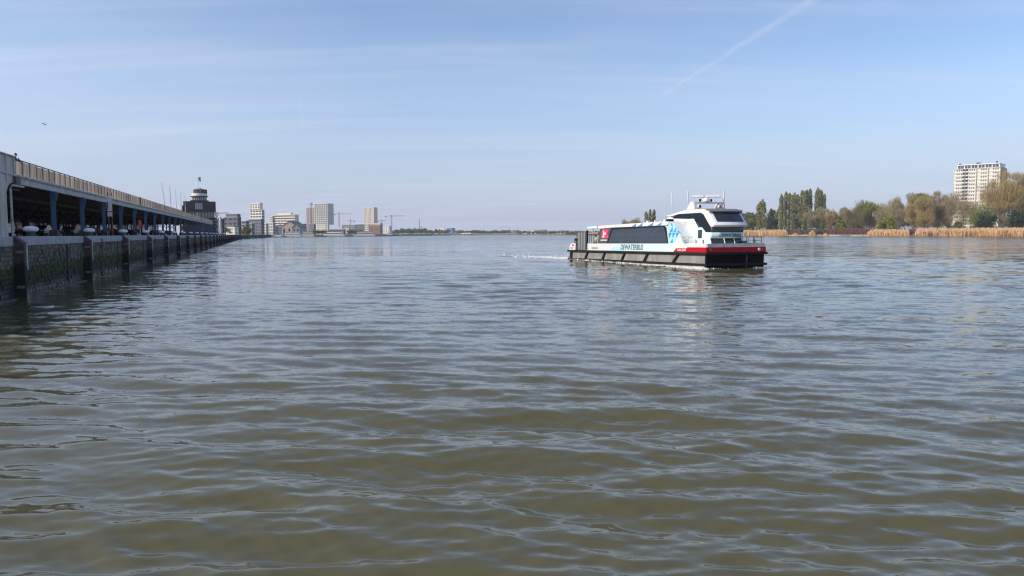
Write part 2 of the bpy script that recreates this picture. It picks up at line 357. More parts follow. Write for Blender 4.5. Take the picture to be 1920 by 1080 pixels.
def build_river():
    rs = [0.6]
    while rs[-1] < 4200:
        r = rs[-1]
        if r < 4.5: d = 0.12
        elif r < 24: d = max(0.035, r * r / 2500)
        elif r < 110: d = 0.22 + (r - 24) * 0.004
        else: d = r * 0.035
        rs.append(r + d)
    rs = np.array(rs)
    ang = np.concatenate([np.linspace(-180, -47, 60, endpoint=False), np.linspace(-47, 47, 640, endpoint=False), np.linspace(47, 180, 60, endpoint=False)])
    A, Rr = np.meshgrid(np.radians(ang), rs)
    X = Rr * np.sin(A); Y = Rr * np.cos(A)
    Z = wave(X, Y)
    V = np.stack([X, Y, Z], -1).reshape(-1, 3)
    nr, na = A.shape
    i = np.arange(nr - 1)[:, None]; j = np.arange(na)[None, :]; j2 = (j + 1) % na
    Q = np.stack([i * na + j, i * na + j2, (i + 1) * na + j2, (i + 1) * na + j], -1).reshape(-1, 4)
    Q = Q[:, ::-1]
    m = bpy.data.materials.new('river water'); m.use_nodes = True; t = m.node_tree; b = t.nodes['Principled BSDF']
    b.inputs['Base Color'].default_value = (0.091, 0.085, 0.043, 1); b.inputs['Roughness'].default_value = 0.04
    b.inputs['IOR'].default_value = 1.333
    g = N(t, 'ShaderNodeNewGeometry'); sp = N(t, 'ShaderNodeSeparateXYZ'); t.links.new(g.outputs['Position'], sp.inputs[0])
    rr = N(t, 'ShaderNodeVectorMath', operation='LENGTH'); t.links.new(g.outputs['Position'], rr.inputs[0])
    def nvec(scale, sx, sy, rot, det):
        mp = N(t, 'ShaderNodeMapping'); mp.inputs['Scale'].default_value = (sx, sy, 0); mp.inputs['Rotation'].default_value = (0, 0, rot); t.links.new(g.outputs['Position'], mp.inputs[0])
        n = N(t, 'ShaderNodeTexNoise'); n.inputs['Scale'].default_value = scale; n.inputs['Detail'].default_value = det; n.inputs['Roughness'].default_value = .6
        t.links.new(mp.outputs[0], n.inputs['Vector'])
        s_ = N(t, 'ShaderNodeVectorMath', operation='SUBTRACT'); t.links.new(n.outputs['Color'], s_.inputs[0]); s_.inputs[1].default_value = (.5, .5, .5); return s_.outputs[0]
    def scl(v, f):
        s_ = N(t, 'ShaderNodeVectorMath', operation='SCALE'); t.links.new(v, s_.inputs[0])
        if isinstance(f, float): s_.inputs['Scale'].default_value = f
        else: t.links.new(f, s_.inputs['Scale'])
        return s_.outputs[0]
    def add(a_, b_):
        s_ = N(t, 'ShaderNodeVectorMath', operation='ADD'); t.links.new(a_, s_.inputs[0]); t.links.new(b_, s_.inputs[1]); return s_.outputs[0]
    gust = N(t, 'ShaderNodeTexNoise'); gust.inputs['Scale'].default_value = 0.035; gust.inputs['Detail'].default_value = 3
    mpg = N(t, 'ShaderNodeMapping'); mpg.inputs['Scale'].default_value = (.45, 1.6, 0); t.links.new(g.outputs['Position'], mpg.inputs[0]); t.links.new(mpg.outputs[0], gust.inputs['Vector'])
    gf = maprange(t, gust.outputs['Fac'], .35, .65, .45, 1.3)
    fine = scl(nvec(3.4, .55, 1, .1, 4), math_(t, 'MULTIPLY', gf, 0.34))
    tiny = scl(nvec(16, .6, 1, -.2, 3), math_(t, 'MULTIPLY', gf, 0.16))
    far = scl(nvec(.75, .42, 1, .08, 6), math_(t, 'MULTIPLY', gf, maprange(t, rr.outputs['Value'], 10, 150, 0.05, 0.62)))
    swell = scl(nvec(.10, .30, 1, .05, 3), math_(t, 'MULTIPLY', gf, maprange(t, rr.outputs['Value'], 80, 500, 0, 0.25)))
    tot_ = add(add(fine, tiny), add(far, swell))
    mk = N(t, 'ShaderNodeVectorMath', operation='MULTIPLY'); t.links.new(tot_, mk.inputs[0]); mk.inputs[1].default_value = (.7, 1, 0)
    cb_ = N(t, 'ShaderNodeCombineXYZ'); t.links.new(maprange(t, rr.outputs['Value'], 40, 400, 0, -0.055), cb_.inputs[1])   # tilt added to far normals so the water reflects higher sky
    nn = N(t, 'ShaderNodeVectorMath', operation='NORMALIZE'); t.links.new(add(add(g.outputs['Normal'], mk.outputs[0]), cb_.outputs[0]), nn.inputs[0])
    t.links.new(nn.outputs[0], b.inputs['Normal'])
    npmesh('river', V, Q, m, smooth=True, kind='structure', label='brown-green tidal river with small wind ripples')
build_river()
def wz(x, y): return float(wave(np.array([x], float), np.array([y], float))[0])

# ------------------------------------------------------------------ quay frame: u along the quay, v inland
QO = Vector((-12.3, 0, 0)); QA = math.atan2(.9471, -.3209)
tq = Vector((-.3209, .9471, 0)); nq = Vector((-.9471, -.3209, 0))
def Q_(u, v, z=0): return QO + tq * u + nq * v + Vector((0, 0, z))
def qroot(name, u=0, v=0, z=0, **tags): return empty(name, Q_(u, v, z), QA, **tags)
ZQ = 3.12
def poly_ground(name, pts, z, m, label, thick=0.0):
    b = MB(); n = len(pts)
    b.v = [(p[0], p[1], z) for p in pts]; b.f = [tuple(range(n))]; b.m = [0]
    o = b.build(name, m, None, kind='structure', label=label); return o
bend = [Q_(556, 0), Vector((-222, 659, 0)), Vector((-246, 765, 0))]
p0 = Q_(25, 1.0); p1 = Q_(556, 1.0)
poly_ground('quay_deck', [p0, p1, bend[1] + Vector((-1, 0, 0)), bend[2] + Vector((-1, 0, 0)), Vector((-900, 765, 0)), Vector((-900, -100, 0)), Q_(25, 120)], 3.06, 'deck', 'grey paved quay apron and town ground behind the river wall')

def quay_wall():
    r = qroot('quay_wall', label='long stone river wall with pale coping and green weed band', cat='quay wall')
    MB().box(24, 556, .10, 1.2, -2, 2.64).build('wall_core', 'mortar', r)
    MB().box(24, 556, -.20, .10, -2, .03).build('footing', 'bankmud', r)
    # far bend
    inv = Matrix.Translation(QO) @ Matrix.Rotation(QA, 4, 'Z'); inv.invert()
    b = MB()
    for a, c in ((bend[0], bend[1]), (bend[1], bend[2])):
        a2, c2 = inv @ a, inv @ c; d = (c2 - a2).normalized(); n = Vector((-d.y, d.x, 0))
        for z0, z1, o, mi in ((-2, 2.64, .1, 0), (2.64, ZQ, 0, 1)):
            b.quadbox([a2 + n * o + Vector((0, 0, z0)), c2 + n * o + Vector((0, 0, z0)), c2 + n * 1.4 + Vector((0, 0, z0)), a2 + n * 1.4 + Vector((0, 0, z0)),
                       a2 + n * o + Vector((0, 0, z1)), c2 + n * o + Vector((0, 0, z1)), c2 + n * 1.4 + Vector((0, 0, z1)), a2 + n * 1.4 + Vector((0, 0, z1))], mi)
    b.build('far_wall', ['mortar', 'coping'], r)
    # coping stones
    me = []
    for k in range(3):
        mb = MB().box(0.012, 1.968, -.06, 1.15, 2.64, ZQ + rnd.uniform(-.004, .004)); o = mb.build('coping_stone', 'coping', r, bevel=.02); me.append(o.data); bpy.data.objects.remove(o)
    u = 24.0; k = 0
    while u < 556:
        L = 2.0 if u < 150 else (4.0 if u < 300 else 8.0)
        o = link('coping_stone', rnd.choice(me), r); o.location = (u, rnd.uniform(-.01, .01), rnd.uniform(-.006, .004)); o.scale = (L / 1.98, 1, 1); u += L; k += 1
    # stone blocks
    stock = []
    for k in range(6):
        L = rnd.uniform(.36, .72); b = MB().box(0, 1, -.02, .14, 0, .215)
        o = b.build('stone_block', 'stone', r, bevel=.018)
        for vv in o.data.vertices:
            if vv.co.y < 0.0: vv.co.y += rnd.uniform(-.03, .02)
        stock.append(o.data); bpy.data.objects.remove(o)
    n = 0; bulk = MB(); tints = []
    rows = [2.63 - .228 * (i + 1) for i in range(12)]
    U1 = 250
    cells = []
    for ri, z in enumerate(rows):
        u = 30 + rnd.uniform(0, .4)
        while u < U1:
            L = rnd.uniform(.20, .52); cells.append((u, z, L, ri)); u += L + .014
    near = sorted([c for c in cells if c[0] > 37.0 and c[3] < 11], key=lambda c: c[0])[:300]
    ns = set(id(c) for c in near)
    for c in cells:
        u, z, L, ri = c
        if id(c) in ns:
            o = link('stone_block', rnd.choice(stock), r); o.location = (u, rnd.uniform(-.025, .02), z); o.scale = (L, 1, 1)
        else:
            d = rnd.uniform(-.045, .03); bulk.box(u, u + L, d, .14, z, z + .215); tints += [rnd.random()] * 6
    me_ = bulk.mesh('stone_block')
    a = me_.attributes.new('tint', 'FLOAT', 'FACE'); a.data.foreach_set('value', tints); me_.materials.append(M['stone'])
    link('stone_block', me_, r, kind='stuff')
    # ladders, drain pipes and chains
    for u in (61.5, 93.2, 140.6):
        b = MB()
        for d in (-.22, .22): b.tube([(u + d, -.12, -.2), (u + d, -.12, 2.9)], .025, 5)
        for k in range(10): b.tube([(u - .22, -.12, .1 + k * .3), (u + .22, -.12, .1 + k * .3)], .018, 4)
        b.build('ladder', 'rust', r)
    for u in (44.5, 75.2, 107.4):
        b = MB()
        for k in range(22): b.tube([(u + 3.2 * k / 22, -.09, 2.35 - .9 * math.sin(math.pi * k / 22)), (u + 3.2 * (k + .8) / 22, -.09, 2.35 - .9 * math.sin(math.pi * (k + .8) / 22))], .022, 4)
        b.build('chain', 'darksteel', r)
    for u in (50.5, 68.6, 84):
        MB().tube([(u, -.06, 2.6), (u, -.05, .2)], .05).build('drain_pipe', 'darksteel', r)
quay_wall()

def fender():
    r = qroot('fender_post', 0, 0, 0)
    b = MB(); b.prism([(-.62, -2), (.05, -2), (.05, ZQ + .02), (-.10, ZQ + .02), (-.50, ZQ - .30), (-.50, 1.2)], -.27, .27, 'x'); b.build('timber', 'timber_wet', r, bevel=.02)
    MB().box(.06, .24, -.535, -.501, 1.45, ZQ - .36).build('rubbing_strip', 'girder', r)
    for z in (2.28, .52): MB().box(-.30, -.272, -.46, -.12, z, z + .14).build('plate', 'plate', r)
    return r
f0 = fender(); cm = {f0.name: kids(f0)}; k = 0
fpos = []
u = 39.7
while u < 556: fpos.append((Q_(u, 0), QA)); u += 15.84
d1 = (bend[1] - bend[0]); a1 = math.atan2(d1.y, d1.x); x = 8.0
while x < d1.length: fpos.append((bend[0] + d1.normalized() * x, a1)); x += 15.84
d2 = (bend[2] - bend[1]); a2 = math.atan2(d2.y, d2.x); x = 6.0
while x < d2.length: fpos.append((bend[1] + d2.normalized() * x, a2)); x += 15.84
fpos = [(Q_(39.7 - 15.84, 0), QA)] + fpos
for k, (p, a) in enumerate(fpos):
    o = f0 if k == 0 else copy_tree(f0, cm)
    o.location = p; o.rotation_euler = (0, 0, a)
    if k == 0: l = 'dark timber fender post on the wall just outside the frame edge'
    else: l = 'dark timber fender post, %s from the near end of the quay wall' % ORD[k - 1]
    tag(o, l, 'fender post', 'fender posts on the quay wall')
# bollards
def bollard():
    r = qroot('bollard')
    MB().lathe([(.26, 0), (.25, .05), (.22, .12), (.22, .34)], seg=14).build('stem', 'darksteel', r, smooth=True)
    MB().lathe([(.20, .28), (.36, .32), (.415, .40), (.40, .50), (.30, .58), (.12, .62)], seg=18).build('cap', 'cap', r, smooth=True)
    return r
b0 = bollard(); cm = {b0.name: kids(b0)}
for k in range(18):
    o = b0 if k == 0 else copy_tree(b0, cm)
    o.location = Q_(47.6 + 15.84 * k, 1.1 if k else 1.2, ZQ - .005)
    o.rotation_euler = (rnd.uniform(-.01, .01), 0, rnd.uniform(0, 3))
    tag(o, 'white-capped mooring bollard, %s along the quay edge from the near end' % ORD[k], 'bollard', 'bollards along the quay edge')

# ------------------------------------------------------------------ shed with roof terrace
VC = 5.4; UB0 = 71.7; UBS = 11.40; UE = 314.0; U0 = 30.0; DEPTH = 47.0; ZB = 7.03
def braces(b, u, v, z0=5.1, z1=6.95, w=1.7, along=True, mi=0):
    for s in (-1, 1):
        if along: b.tube([(u, v, z0), (u + s * w * .5, v, z0 + (z1 - z0) * .62), (u + s * w, v, z1)], .07, 4, mi)
        else: b.tube([(u, v, z0), (u, v + s * w, z1)], .07, 4, mi)
def shed():
    r = qroot('quay_shed', label='long open-sided shed with blue columns and a roof terrace along the quay', cat='shed')
    MB().box(U0, UE, VC + .2, VC + DEPTH, 7.42, 7.60).build('terrace_slab', 'darkwood', r)
    MB().box(U0, UE, VC - .22, VC + .26, 7.56, 7.68).build('slab_edge', 'girder', r)
    g = MB().box(60.4, UE, VC - .06, VC + .02, ZB, 7.55).box(60.4, UE, VC - .16, VC + .12, ZB - .03, ZB + .02).box(60.4, UE, VC - .16, VC + .12, 7.50, 7.55)
    g.build('edge_girder', 'girder', r)
    MB().box(57, UE, VC + DEPTH - .1, VC + DEPTH, 6.9, 7.42).build('rear_girder', 'darksteel', r)
    # facade columns
    cb = MB().box(-.17, .17, -.05, .05, 0, 3.95).box(-.18, -.14, -.16, .16, 0, 3.95).box(.14, .18, -.16, .16, 0, 3.95)
    proto = cb.build('column', 'blue', r).data; bpy.data.objects.remove(r.children[-1]) if False else None
    first = [o for o in C.objects if o.parent == r and o.name.startswith('column')][0]; cols = [first]
    hd = MB().box(-.25, .25, -.26, .2, 3.6, 3.95).prism([(-.20, 2.9), (-.19, 3.6), (-.36, 3.95), (-.36, 3.55)], -.08, .08, 'x')
    head = hd.build('column_head', 'blue', first); base = MB().box(-.34, .34, -.32, .32, 0, .55).build('column_base', 'darksteel', first)
    k = 0
    for k in range(22):
        u = UB0 + UBS * k
        if u > UE: break
        if k == 0: c = first
        else:
            c = first.copy(); C.objects.link(c)
            for q in (head, base):
                qq = q.copy(); C.objects.link(qq); qq.parent = c
        c.location = (u, VC, 3.08)
    # interior columns, braces and joists (rows further in)
    ci = MB(); 
    ci.box(-.14, .14, -.14, .14, 0, 4.3)
    braces(ci, 0, 0, 2.0, 3.85, 1.7, True); braces(ci, 0, 0, 2.2, 3.85, 1.5, False)
    me = ci.mesh('inner_column'); me.materials.append(M['darksteel'])
    for row in (12, 21, 30, 39, 46.5):
        for k in range(-1, 21):
            o = link('inner_column', me, r); o.location = (UB0 - 5.7 + UBS * k * 1.0, VC + row, 3.08)
    js = MB().box(-.11, .11, 0, DEPTH - .4, 0, .34).mesh('ceiling_joist'); js.materials.append(M['darkwood'])
    u = U0 + 1
    while u < UE:
        o = link('ceiling_joist', js, r); o.location = (u, VC + .3, 7.07); u += 1.14
    for row in (6, 12, 21, 30, 39):
        MB().box(U0, UE, VC + row - .1, VC + row + .1, 6.7, 7.05).build('ceiling_beam', 'darkwood', r)
    # balustrade panels
    me_p = []
    for k in range(3):
        o = MB().box(-.10, 1.58, -.015, .015, 7.74, 8.72).build('balustrade_panel', 'panel', r); me_p.append(o.data); bpy.data.objects.remove(o)
    o = MB().box(0, .17, -.06, .05, 7.70, 8.76).build('balustrade_post', 'beige_post', r); me_q = o.data; bpy.data.objects.remove(o)
    o = MB().box(0, .95, -.20, .0, 7.685, 7.73).build('painted_gap_light', 'white', r); me_l = o.data; bpy.data.objects.remove(o)  # white strips painted in for sunlight showing through gaps under the panels
    u = 60.5; i = 0
    while u < UE - 2:
        if i != 29 or True:
            a = link('balustrade_panel', rnd.choice(me_p), r); a.location = (u + .30, VC - .12, rnd.uniform(-.02, .02))
            q = link('balustrade_post', me_q, r); q.location = (u, VC - .12, 0)
            l = link('painted_gap_light', me_l, r); l.location = (u + .5, VC - .06, 0)
        u += 1.90; i += 1
    MB().tube([(60.3, VC - .12, 8.82), (UE, VC - .12, 8.82)], .045, 6).build('handrail', 'darksteel', r)
    for uu in (122.0, 252.0):
        MB().box(uu, uu + 1.1, VC - .22, VC - .17, 7.5, 8.9).build('rust_panel', 'rust', r, label='rust brown patch panel')
    # near end: white portal with arched bracket
    b = MB()
    b.box(40, 60.3, VC - .14, VC + .05, 7.62, 8.92)
    for uu in (41, 43.6, 46.2, 48.8, 51.4, 54, 56.2, 58.4, 60.2): b.box(uu - .09, uu + .09, VC - .24, VC - .10, 7.0, 8.96)
    b.box(40, 60.4, VC - .26, VC + .06, 8.92, 9.0)
    b.box(40, 60.3, VC - .12, VC + .05, 7.05, 7.62)
    b.build('portal_header', 'white_col', r, label='tall white ribbed end panel of the shed')
    b = MB().box(56.8, 58.2, VC - .18, VC + .12, 3.06, 7.05)
    arc = [(58.2, 5.4)]
    for i in range(9):
        t = i / 8 * math.pi / 2; arc.append((58.2 + 2.0 * (1 - math.cos(t)), 5.4 + 1.65 * math.sin(t)))
    arc += [(58.2, 7.05)]
    b.prism(arc, VC - .1, VC + .04)
    arc2 = [(56.8, 5.0)]
    for i in range(9):
        t = i / 8 * math.pi / 2; arc2.append((56.8 - 2.4 * (1 - math.cos(t)), 5.0 + 2.05 * math.sin(t)))
    arc2 += [(56.8, 7.05)]
    b.prism(arc2, VC - .1, VC + .04); b.build('portal_pillar', 'white_col', r)
    MB().box(44, 56.8, VC + .1, VC + .2, 3.06, 7.05).build('infill_panel', 'beige', r, label='beige sheet infill behind the end arch')
    MB().tube([(58.7, VC - .3, 3.08), (58.7, VC - .3, 6.5), (59.0, VC - .32, 6.78), (61.8, VC - .32, 6.82)], .085, 8).build('drain_pipe', 'girder', r, smooth=True)
    MB().tube([(59.1, VC - .2, 3.08), (59.1, VC - .2, 6.2), (59.6, VC - .2, 6.5), (61.2, VC - .2, 6.55)], .05, 8).build('drain_pipe', 'darksteel', r, smooth=True)
    MB().box(60.0, 61.1, VC - .35, VC - .05, 6.85, 7.5).build('junction_box', 'rust', r)
    return r
shed()
# far end gable things, signs, lifebuoys, masts
def signpost():
    u = 84.0; r = qroot('river_sign', u, 3.0, ZQ - .06, label='narrow white sign board with red marks on two brown poles', cat='sign'); r.rotation_euler = (0, 0, QA - math.pi / 2 - .35)
    for d in (-.16, .22): MB().tube([(d, 0, 0), (d, 0, 4.55)], .06, 8).build('pole', 'rust', r)
    MB().box(-.22, .30, -.12, -.08, 2.6, 4.2).build('board', 'white', r)
    MB().box(-.20, -.10, -.135, -.123, 2.75, 3.6).build('red_mark', 'red', r)
    MB().box(-.2, .28, -.12, -.08, 2.05, 2.5).build('plate', 'white', r)
signpost()
def lifebuoy(u, l):
    r = qroot('lifebuoy_stand', u, 2.5, ZQ - .06, label=l, cat='lifebuoy stand', group='red lifebuoy stands on the quay'); r.rotation_euler = (0, 0, QA - 1.0)
    MB().tube([(0, 0, 0), (0, 0, 1.9)], .045, 8).build('post', 'offwhite', r)
    pr = []
    for i in range(14):
        t = i / 14 * 2 * math.pi; pr.append((.21 * math.cos(t) - .05, 1.45 + .58 * math.sin(t)))
    MB().prism(pr, -.16, -.02).build('housing', 'red', r, bevel=.02)
for u, l in ((101, 'red lifebuoy housing on a pale post, nearest to the camera'), (156, 'red lifebuoy housing on a pale post midway along the shed'), (214, 'red lifebuoy housing on a pale post near the far shed end')): lifebuoy(u, l)
for k, u in enumerate((161.2, 172.6, 184.0, 195.4, 206.8)):
    r = qroot('flag_mast', u, VC + .6, 7.6, label='slim pale flag mast on the shed terrace, %s from the left' % ORD[k], cat='mast', group='flag masts on the terrace')
    lean = (-.45, -.1, 0, .05, 0)[k]
    MB().tube([(0, 0, 0), (0, 0, 2.2)], .075, 6).build('sleeve', 'offwhite', r)
    MB().tube([(0, 0, 2.2), (lean, -lean * .8, 5.9 + (.1, .05, 0, .0, -.2)[k])], [.065, .045], 6).build('pole', 'girder' if k % 2 else 'offwhite', r)
    MB().lathe([(.02, 0), (.09, .05), (.02, .12)], (lean, -lean * .8, 5.85), 8).build('finial', 'girder', r)
# parked cars inside the shed
def car_proto(body, name='parked_car'):
    r = empty(name)
    prof = [(-2.1, .35), (-2.15, .75), (-1.95, .95), (-1.2, 1.02), (-.55, 1.42), (.9, 1.45), (1.75, 1.02), (2.1, .9), (2.12, .4)]
    MB().prism(prof, -.86, .86).build('body', body, r, bevel=.06)
    MB().prism([(-1.1, 1.03), (-.53, 1.36), (.12, 1.38), (.12, 1.03)], -.875, .875).build('side_window', 'glass_dark', r)
    MB().prism([(.2, 1.03), (.2, 1.38), (.85, 1.39), (1.5, 1.03)], -.875, .875).build('side_window', 'glass_dark', r)
    for x in (-1.35, 1.35):
        for y in (-.82, .64):
            w = MB().lathe([(.20, -.005), (.32, 0), (.33, .03), (.33, .16), (.2, .185)], seg=14).build('wheel', 'tyre', r)
            w.rotation_euler = (R(-90), 0, 0); w.location = (x, y, .33)
    for y in (-.6, .6): MB().box(-2.17, -2.12, y - .18, y + .18, .68, .82).build('headlight', 'white', r)
    return r
carcols = [('car_black', (.02, .02, .022)), ('car_grey', (.16, .17, .18)), ('car_white', (.7, .7, .7)), ('car_blue', (.03, .06, .14)), ('car_red', (.12, .02, .02))]
for n_, c_ in carcols: paint(n_, c_, .3, coat=.5)
protos = {}
ci_ = 0
for v in (16, 25, 34, 43):
    for u in np.arange(78, 290, 17 if v < 30 else 13):
        if rnd.random() < .25: continue
        cn, _ = carcols[rnd.choice((0, 0, 1, 1, 2, 3, 4))]
        if cn not in protos:
            o = car_proto(cn); protos[cn] = (o, {o.name: kids(o)})
        else: o = copy_tree(*protos[cn])
        o.location = Q_(u + rnd.uniform(-1, 1), v, 3.065); o.rotation_euler = (0, 0, QA + (math.pi / 2 if rnd.random() < .7 else 0) + rnd.uniform(-.04, .04))
        tag(o, '%s car parked in the shade inside the shed, %s of the parked cars' % (cn.split('_')[1], ORD[ci_]), 'car', 'cars parked under the shed')
        ci_ += 1

# ------------------------------------------------------------------ buildings
def corner_box(a, b, c, Y, phi):
    """corner column b at distance Y; left face runs to column a, right face to column c"""
    ph = R(phi); kb = ray(b, 437); X = kb.x / kb.y * Y
    ka = ray(a, 437); ka = ka.x / ka.y; kc = ray(c, 437); kc = kc.x / kc.y
    W = (X - ka * Y) / (math.cos(ph) + ka * math.sin(ph))
    D = (kc * Y - X) / (math.sin(ph) - kc * math.cos(ph))
    return X, Y, W, max(D, 4.0), math.pi - ph
def facade(root, W, D, z0, z1, floor, wall, glass, bay=3.0, band=1.1, pier=.5, blank=None, right=None, rpier=None, core_in=.35):
    """local frame: x along left face away from the corner, y along right face going back... x:[0,W], y:[-D,0]"""
    MB().box(core_in, W - core_in, -D + core_in, -core_in, z0, z1 - .3).build('glazing', glass, root)
    b = MB(); nf = max(1, round((z1 - z0) / floor)); fh = (z1 - z0) / nf
    for i in range(nf + 1):
        zc = z0 + i * fh; zz0 = max(z0, zc - band * .5); zz1 = min(z1, zc + band * .5)
        b.box(0, W, -D, 0, zz0, zz1)
    nb = max(1, round(W / bay))
    for i in range(nb + 1):
        x = W * i / nb; w_ = pier * (1.4 if i in (0, nb) else 1)
        b.box(max(0, x - w_ / 2) + .02, min(W, x + w_ / 2) - .02, -.55, -.02, z0, z1 - .02)
        b.box(max(0, x - w_ / 2) + .02, min(W, x + w_ / 2) - .02, -D + .02, -D + .55, z0, z1 - .02)
    nd = max(1, round(D / bay)); rp = rpier or pier
    for i in range(nd + 1):
        y = -D * i / nd; w_ = rp * (1.4 if i in (0, nd) else 1)
        y0, y1 = max(-D, y - w_ / 2) + .03, min(0, y + w_ / 2) - .03
        b.box(.02, .55, y0, y1, z0, z1 - .03); b.box(W - .55, W - .02, y0, y1, z0, z1 - .03)
    b.build('facade_frame', wall, root, kind='stuff', normals=False)
    MB().box(.2, W - .2, -D + .2, -.2, z1, z1 + .25).build('roof', 'offwhite', root)
ZG = 3.0
def tower(name, a, b, c, ytop, Y, phi, label, wall, glass='glass_dark', cat='building', floor=3.1, bay=3.2, band=1.1, pier=.6, z0=ZG, ybase=None, group=None, **kw):
    X, Yc, W, D, ang = corner_box(a, b, c, Y, phi)
    r = empty(name, (X, Yc, 0), ang, label=label, cat=cat, group=group)
    z1 = zat(b, ytop, Y)
    if ybase: z0 = zat(b, ybase, Y)
    # local x from corner towards the left: rotate so y is toward camera side
    facade(r, W, D, z0, z1, floor, wall, glass, bay, band, pier, **kw)
    return r, W, D, z1
paint('cream', (.72, .66, .55)); paint('warm_white', (.76, .73, .66)); paint('dark_grey', (.12, .125, .14)); paint('slate', (.16, .17, .19))
paint('mid_grey', (.30, .31, .33)); paint('brick_red', (.42, .24, .17), .8); paint('pale_brick', (.55, .42, .33), .8); paint('brown_brick', (.30, .19, .13), .8)
paint('grey_beige', (.50, .46, .40)); paint('blue_box', (.08, .22, .42)); paint('crane_red', (.55, .16, .12)); paint('crane_grey', (.30, .27, .26)); paint('pale_green', (.66, .68, .55))
paint('roof_dark', (.09, .09, .10)); paint('purple_crane', (.42, .14, .20)); paint('navy', (.05, .08, .16))
G = 'city buildings beyond the quay'
tower('apartment_block', 405.5, 410, 419, 410, 420, 35, 'dark balconied apartment block just right of the lookout building', 'dark_grey', floor=3.0, band=.9, pier=.3, bay=4)
r_, W_, D_, z_ = tower('apartment_block', 420, 446, 449, 407, 560, 22, 'dark grey apartment block with stepped top behind yellow-green trees', 'dark_grey', 'glass_mid', floor=3.2, band=2.0, pier=1.6, bay=4)
MB().box(.3, W_ * .86, -D_ + .3, -.3, z_ + .26, z_ + 2.4).build('penthouse', 'dark_grey', r_)
tower('apartment_block', 447, 461, 463, 414, 600, 25, 'pale grey apartment block between the two dark blocks', 'mid_grey', 'glass_mid', pier=.8, bay=4)
tower('apartment_block', 460, 472, 474, 419, 660, 25, 'low grey block with flat roof left of the dark twin block', 'mid_grey', 'glass_mid', pier=1.2, bay=5, band=1.6)
tower('warehouse', 424, 440, 444, 426, 520, 25, 'low white flat shed behind the quay trees', 'warm_white', 'glass_mid', pier=2, bay=6, band=2)
r_, W_, D_, z_ = tower('residential_tower', 469.5, 491.5, 497, 393.5, 900, 25, 'slender white tower with staggered terraces, leftmost of the white towers', 'warm_white', 'glass_dark', band=1.5, pier=1.2, bay=4.2, floor=3.3)
zt = zat(487, 380.5, 900); X0_ = W_ * .12
b = MB().box(X0_ + 2, W_ - .4, -D_ * .8, -.3, z_, zt - .4)
b.build('upper_glazing', 'glass_dark', r_)
b = MB(); nf = 4
for i in range(nf + 1): b.box(X0_, W_ , -D_ * .82, 0, z_ + (zt - z_) * i / nf - .8, z_ + (zt - z_) * i / nf + .2)
for i in range(5): x = X0_ + (W_ - X0_) * i / 4; b.box(max(X0_, x - .7) + .02, min(W_, x + .7) - .02, -.6, -.02, z_, zt - .02); b.box(X0_ + .02, X0_ + .6, -D_ * .82 * i / 4 - .5, -D_ * .82 * i / 4 + .5 - (1 if i == 0 else 0) * .52, z_, zt - .03)
b.build('upper_frame', 'warm_white', r_, kind='stuff', normals=False)
tower('apartment_block', 467, 490, 493, 411, 700, 25, 'dark slate block standing in front of the slender white tower', 'slate', 'glass_mid', band=1.6, pier=1.4, bay=4)
tower('apartment_block', 494, 499, 503, 419, 850, 30, 'narrow cream corner house beside the dark slate block', 'cream', 'glass_mid', band=1.3, pier=1.2)
tower('apartment_block', 501, 512, 515, 417.5, 860, 30, 'white quayside terrace with grey roofs right of the cream corner house', 'offwhite', 'glass_mid', band=1.2, pier=1.4)
tower('apartment_block', 515, 524, 528, 421, 865, 30, 'small white house with three dark window bands by the moored boats', 'warm_white', 'glass_dark', band=2, pier=.6, bay=9)
r_, W_, D_, z_ = tower('office_slab', 511, 553, 561, 402.5, 1150, 25, 'wide cream mid-rise slab with horizontal window bands', 'cream', 'glass_dark', band=1.9, pier=.5, bay=5.5, floor=3.6, rpier=3.4)
MB().box(W_ * .2, W_ * .8, -D_ * .8, -D_ * .2, z_ + .26, z_ + 3).build('plant_room', 'offwhite', r_)
tower('office_slab', 505, 511.3, 512.5, 405.5, 1165, 25, 'lower cream wing left of the wide mid-rise slab', 'cream', 'glass_dark', band=2.0, pier=1.0, bay=5.5)
def gable(name, a, b_, yr, ye, Y, label, wall, roofm, depth=25, cat='warehouse', rot=0):
    A = at(a, Y); B = at(b_, Y); W = (B - A).length; r = empty(name, A, math.atan2(B.y - A.y, B.x - A.x) + rot, label=label, cat=cat)
    ze = zat((a + b_) / 2, ye, Y); zr = zat((a + b_) / 2, yr, Y)
    MB().prism([(0, ZG), (W, ZG), (W, ze), (W / 2, zr), (0, ze)], 0, depth).build('walls', wall, r)
    t = .35
    MB().prism([(-.5, ze - .1), (W / 2, zr + .05), (W + .5, ze - .1), (W + .5, ze + t), (W / 2, zr + t + .1), (-.5, ze + t)], -.5, depth + .5).build('roof', roofm, r)
    bb = MB(); n = max(2, int(W / 5)); 
    for i in range(n): x = W * (i + .5) / n; bb.box(x - 1, x + 1, -.06, .04, ZG + 1, ZG + (ze - ZG) * .75)
    bb.build('window', 'glass_dark', r, kind='stuff')
    return r
gable('warehouse', 528, 557, 415, 425, 900, 'old brick warehouse under a broad dark pitched roof', 'pale_brick', 'roof_dark', 40)
gable('warehouse', 548, 562, 420, 427, 870, 'grey-roofed side hall at the right end of the old warehouse', 'mid_grey', 'slate', 30)
tower('apartment_block', 562, 571, 573, 419.5, 1000, 25, 'dark blue-grey narrow block between the warehouse and the red tower', 'slate', 'glass_dark', band=2, pier=2)
r_, W_, D_, z_ = tower('tower_under_construction', 575, 590, 592, 389.5, 1280, 25, 'reddish concrete tower under construction beside the big grey tower', 'pale_brick', 'glass_mid', band=1.0, pier=1.0, bay=3.4)
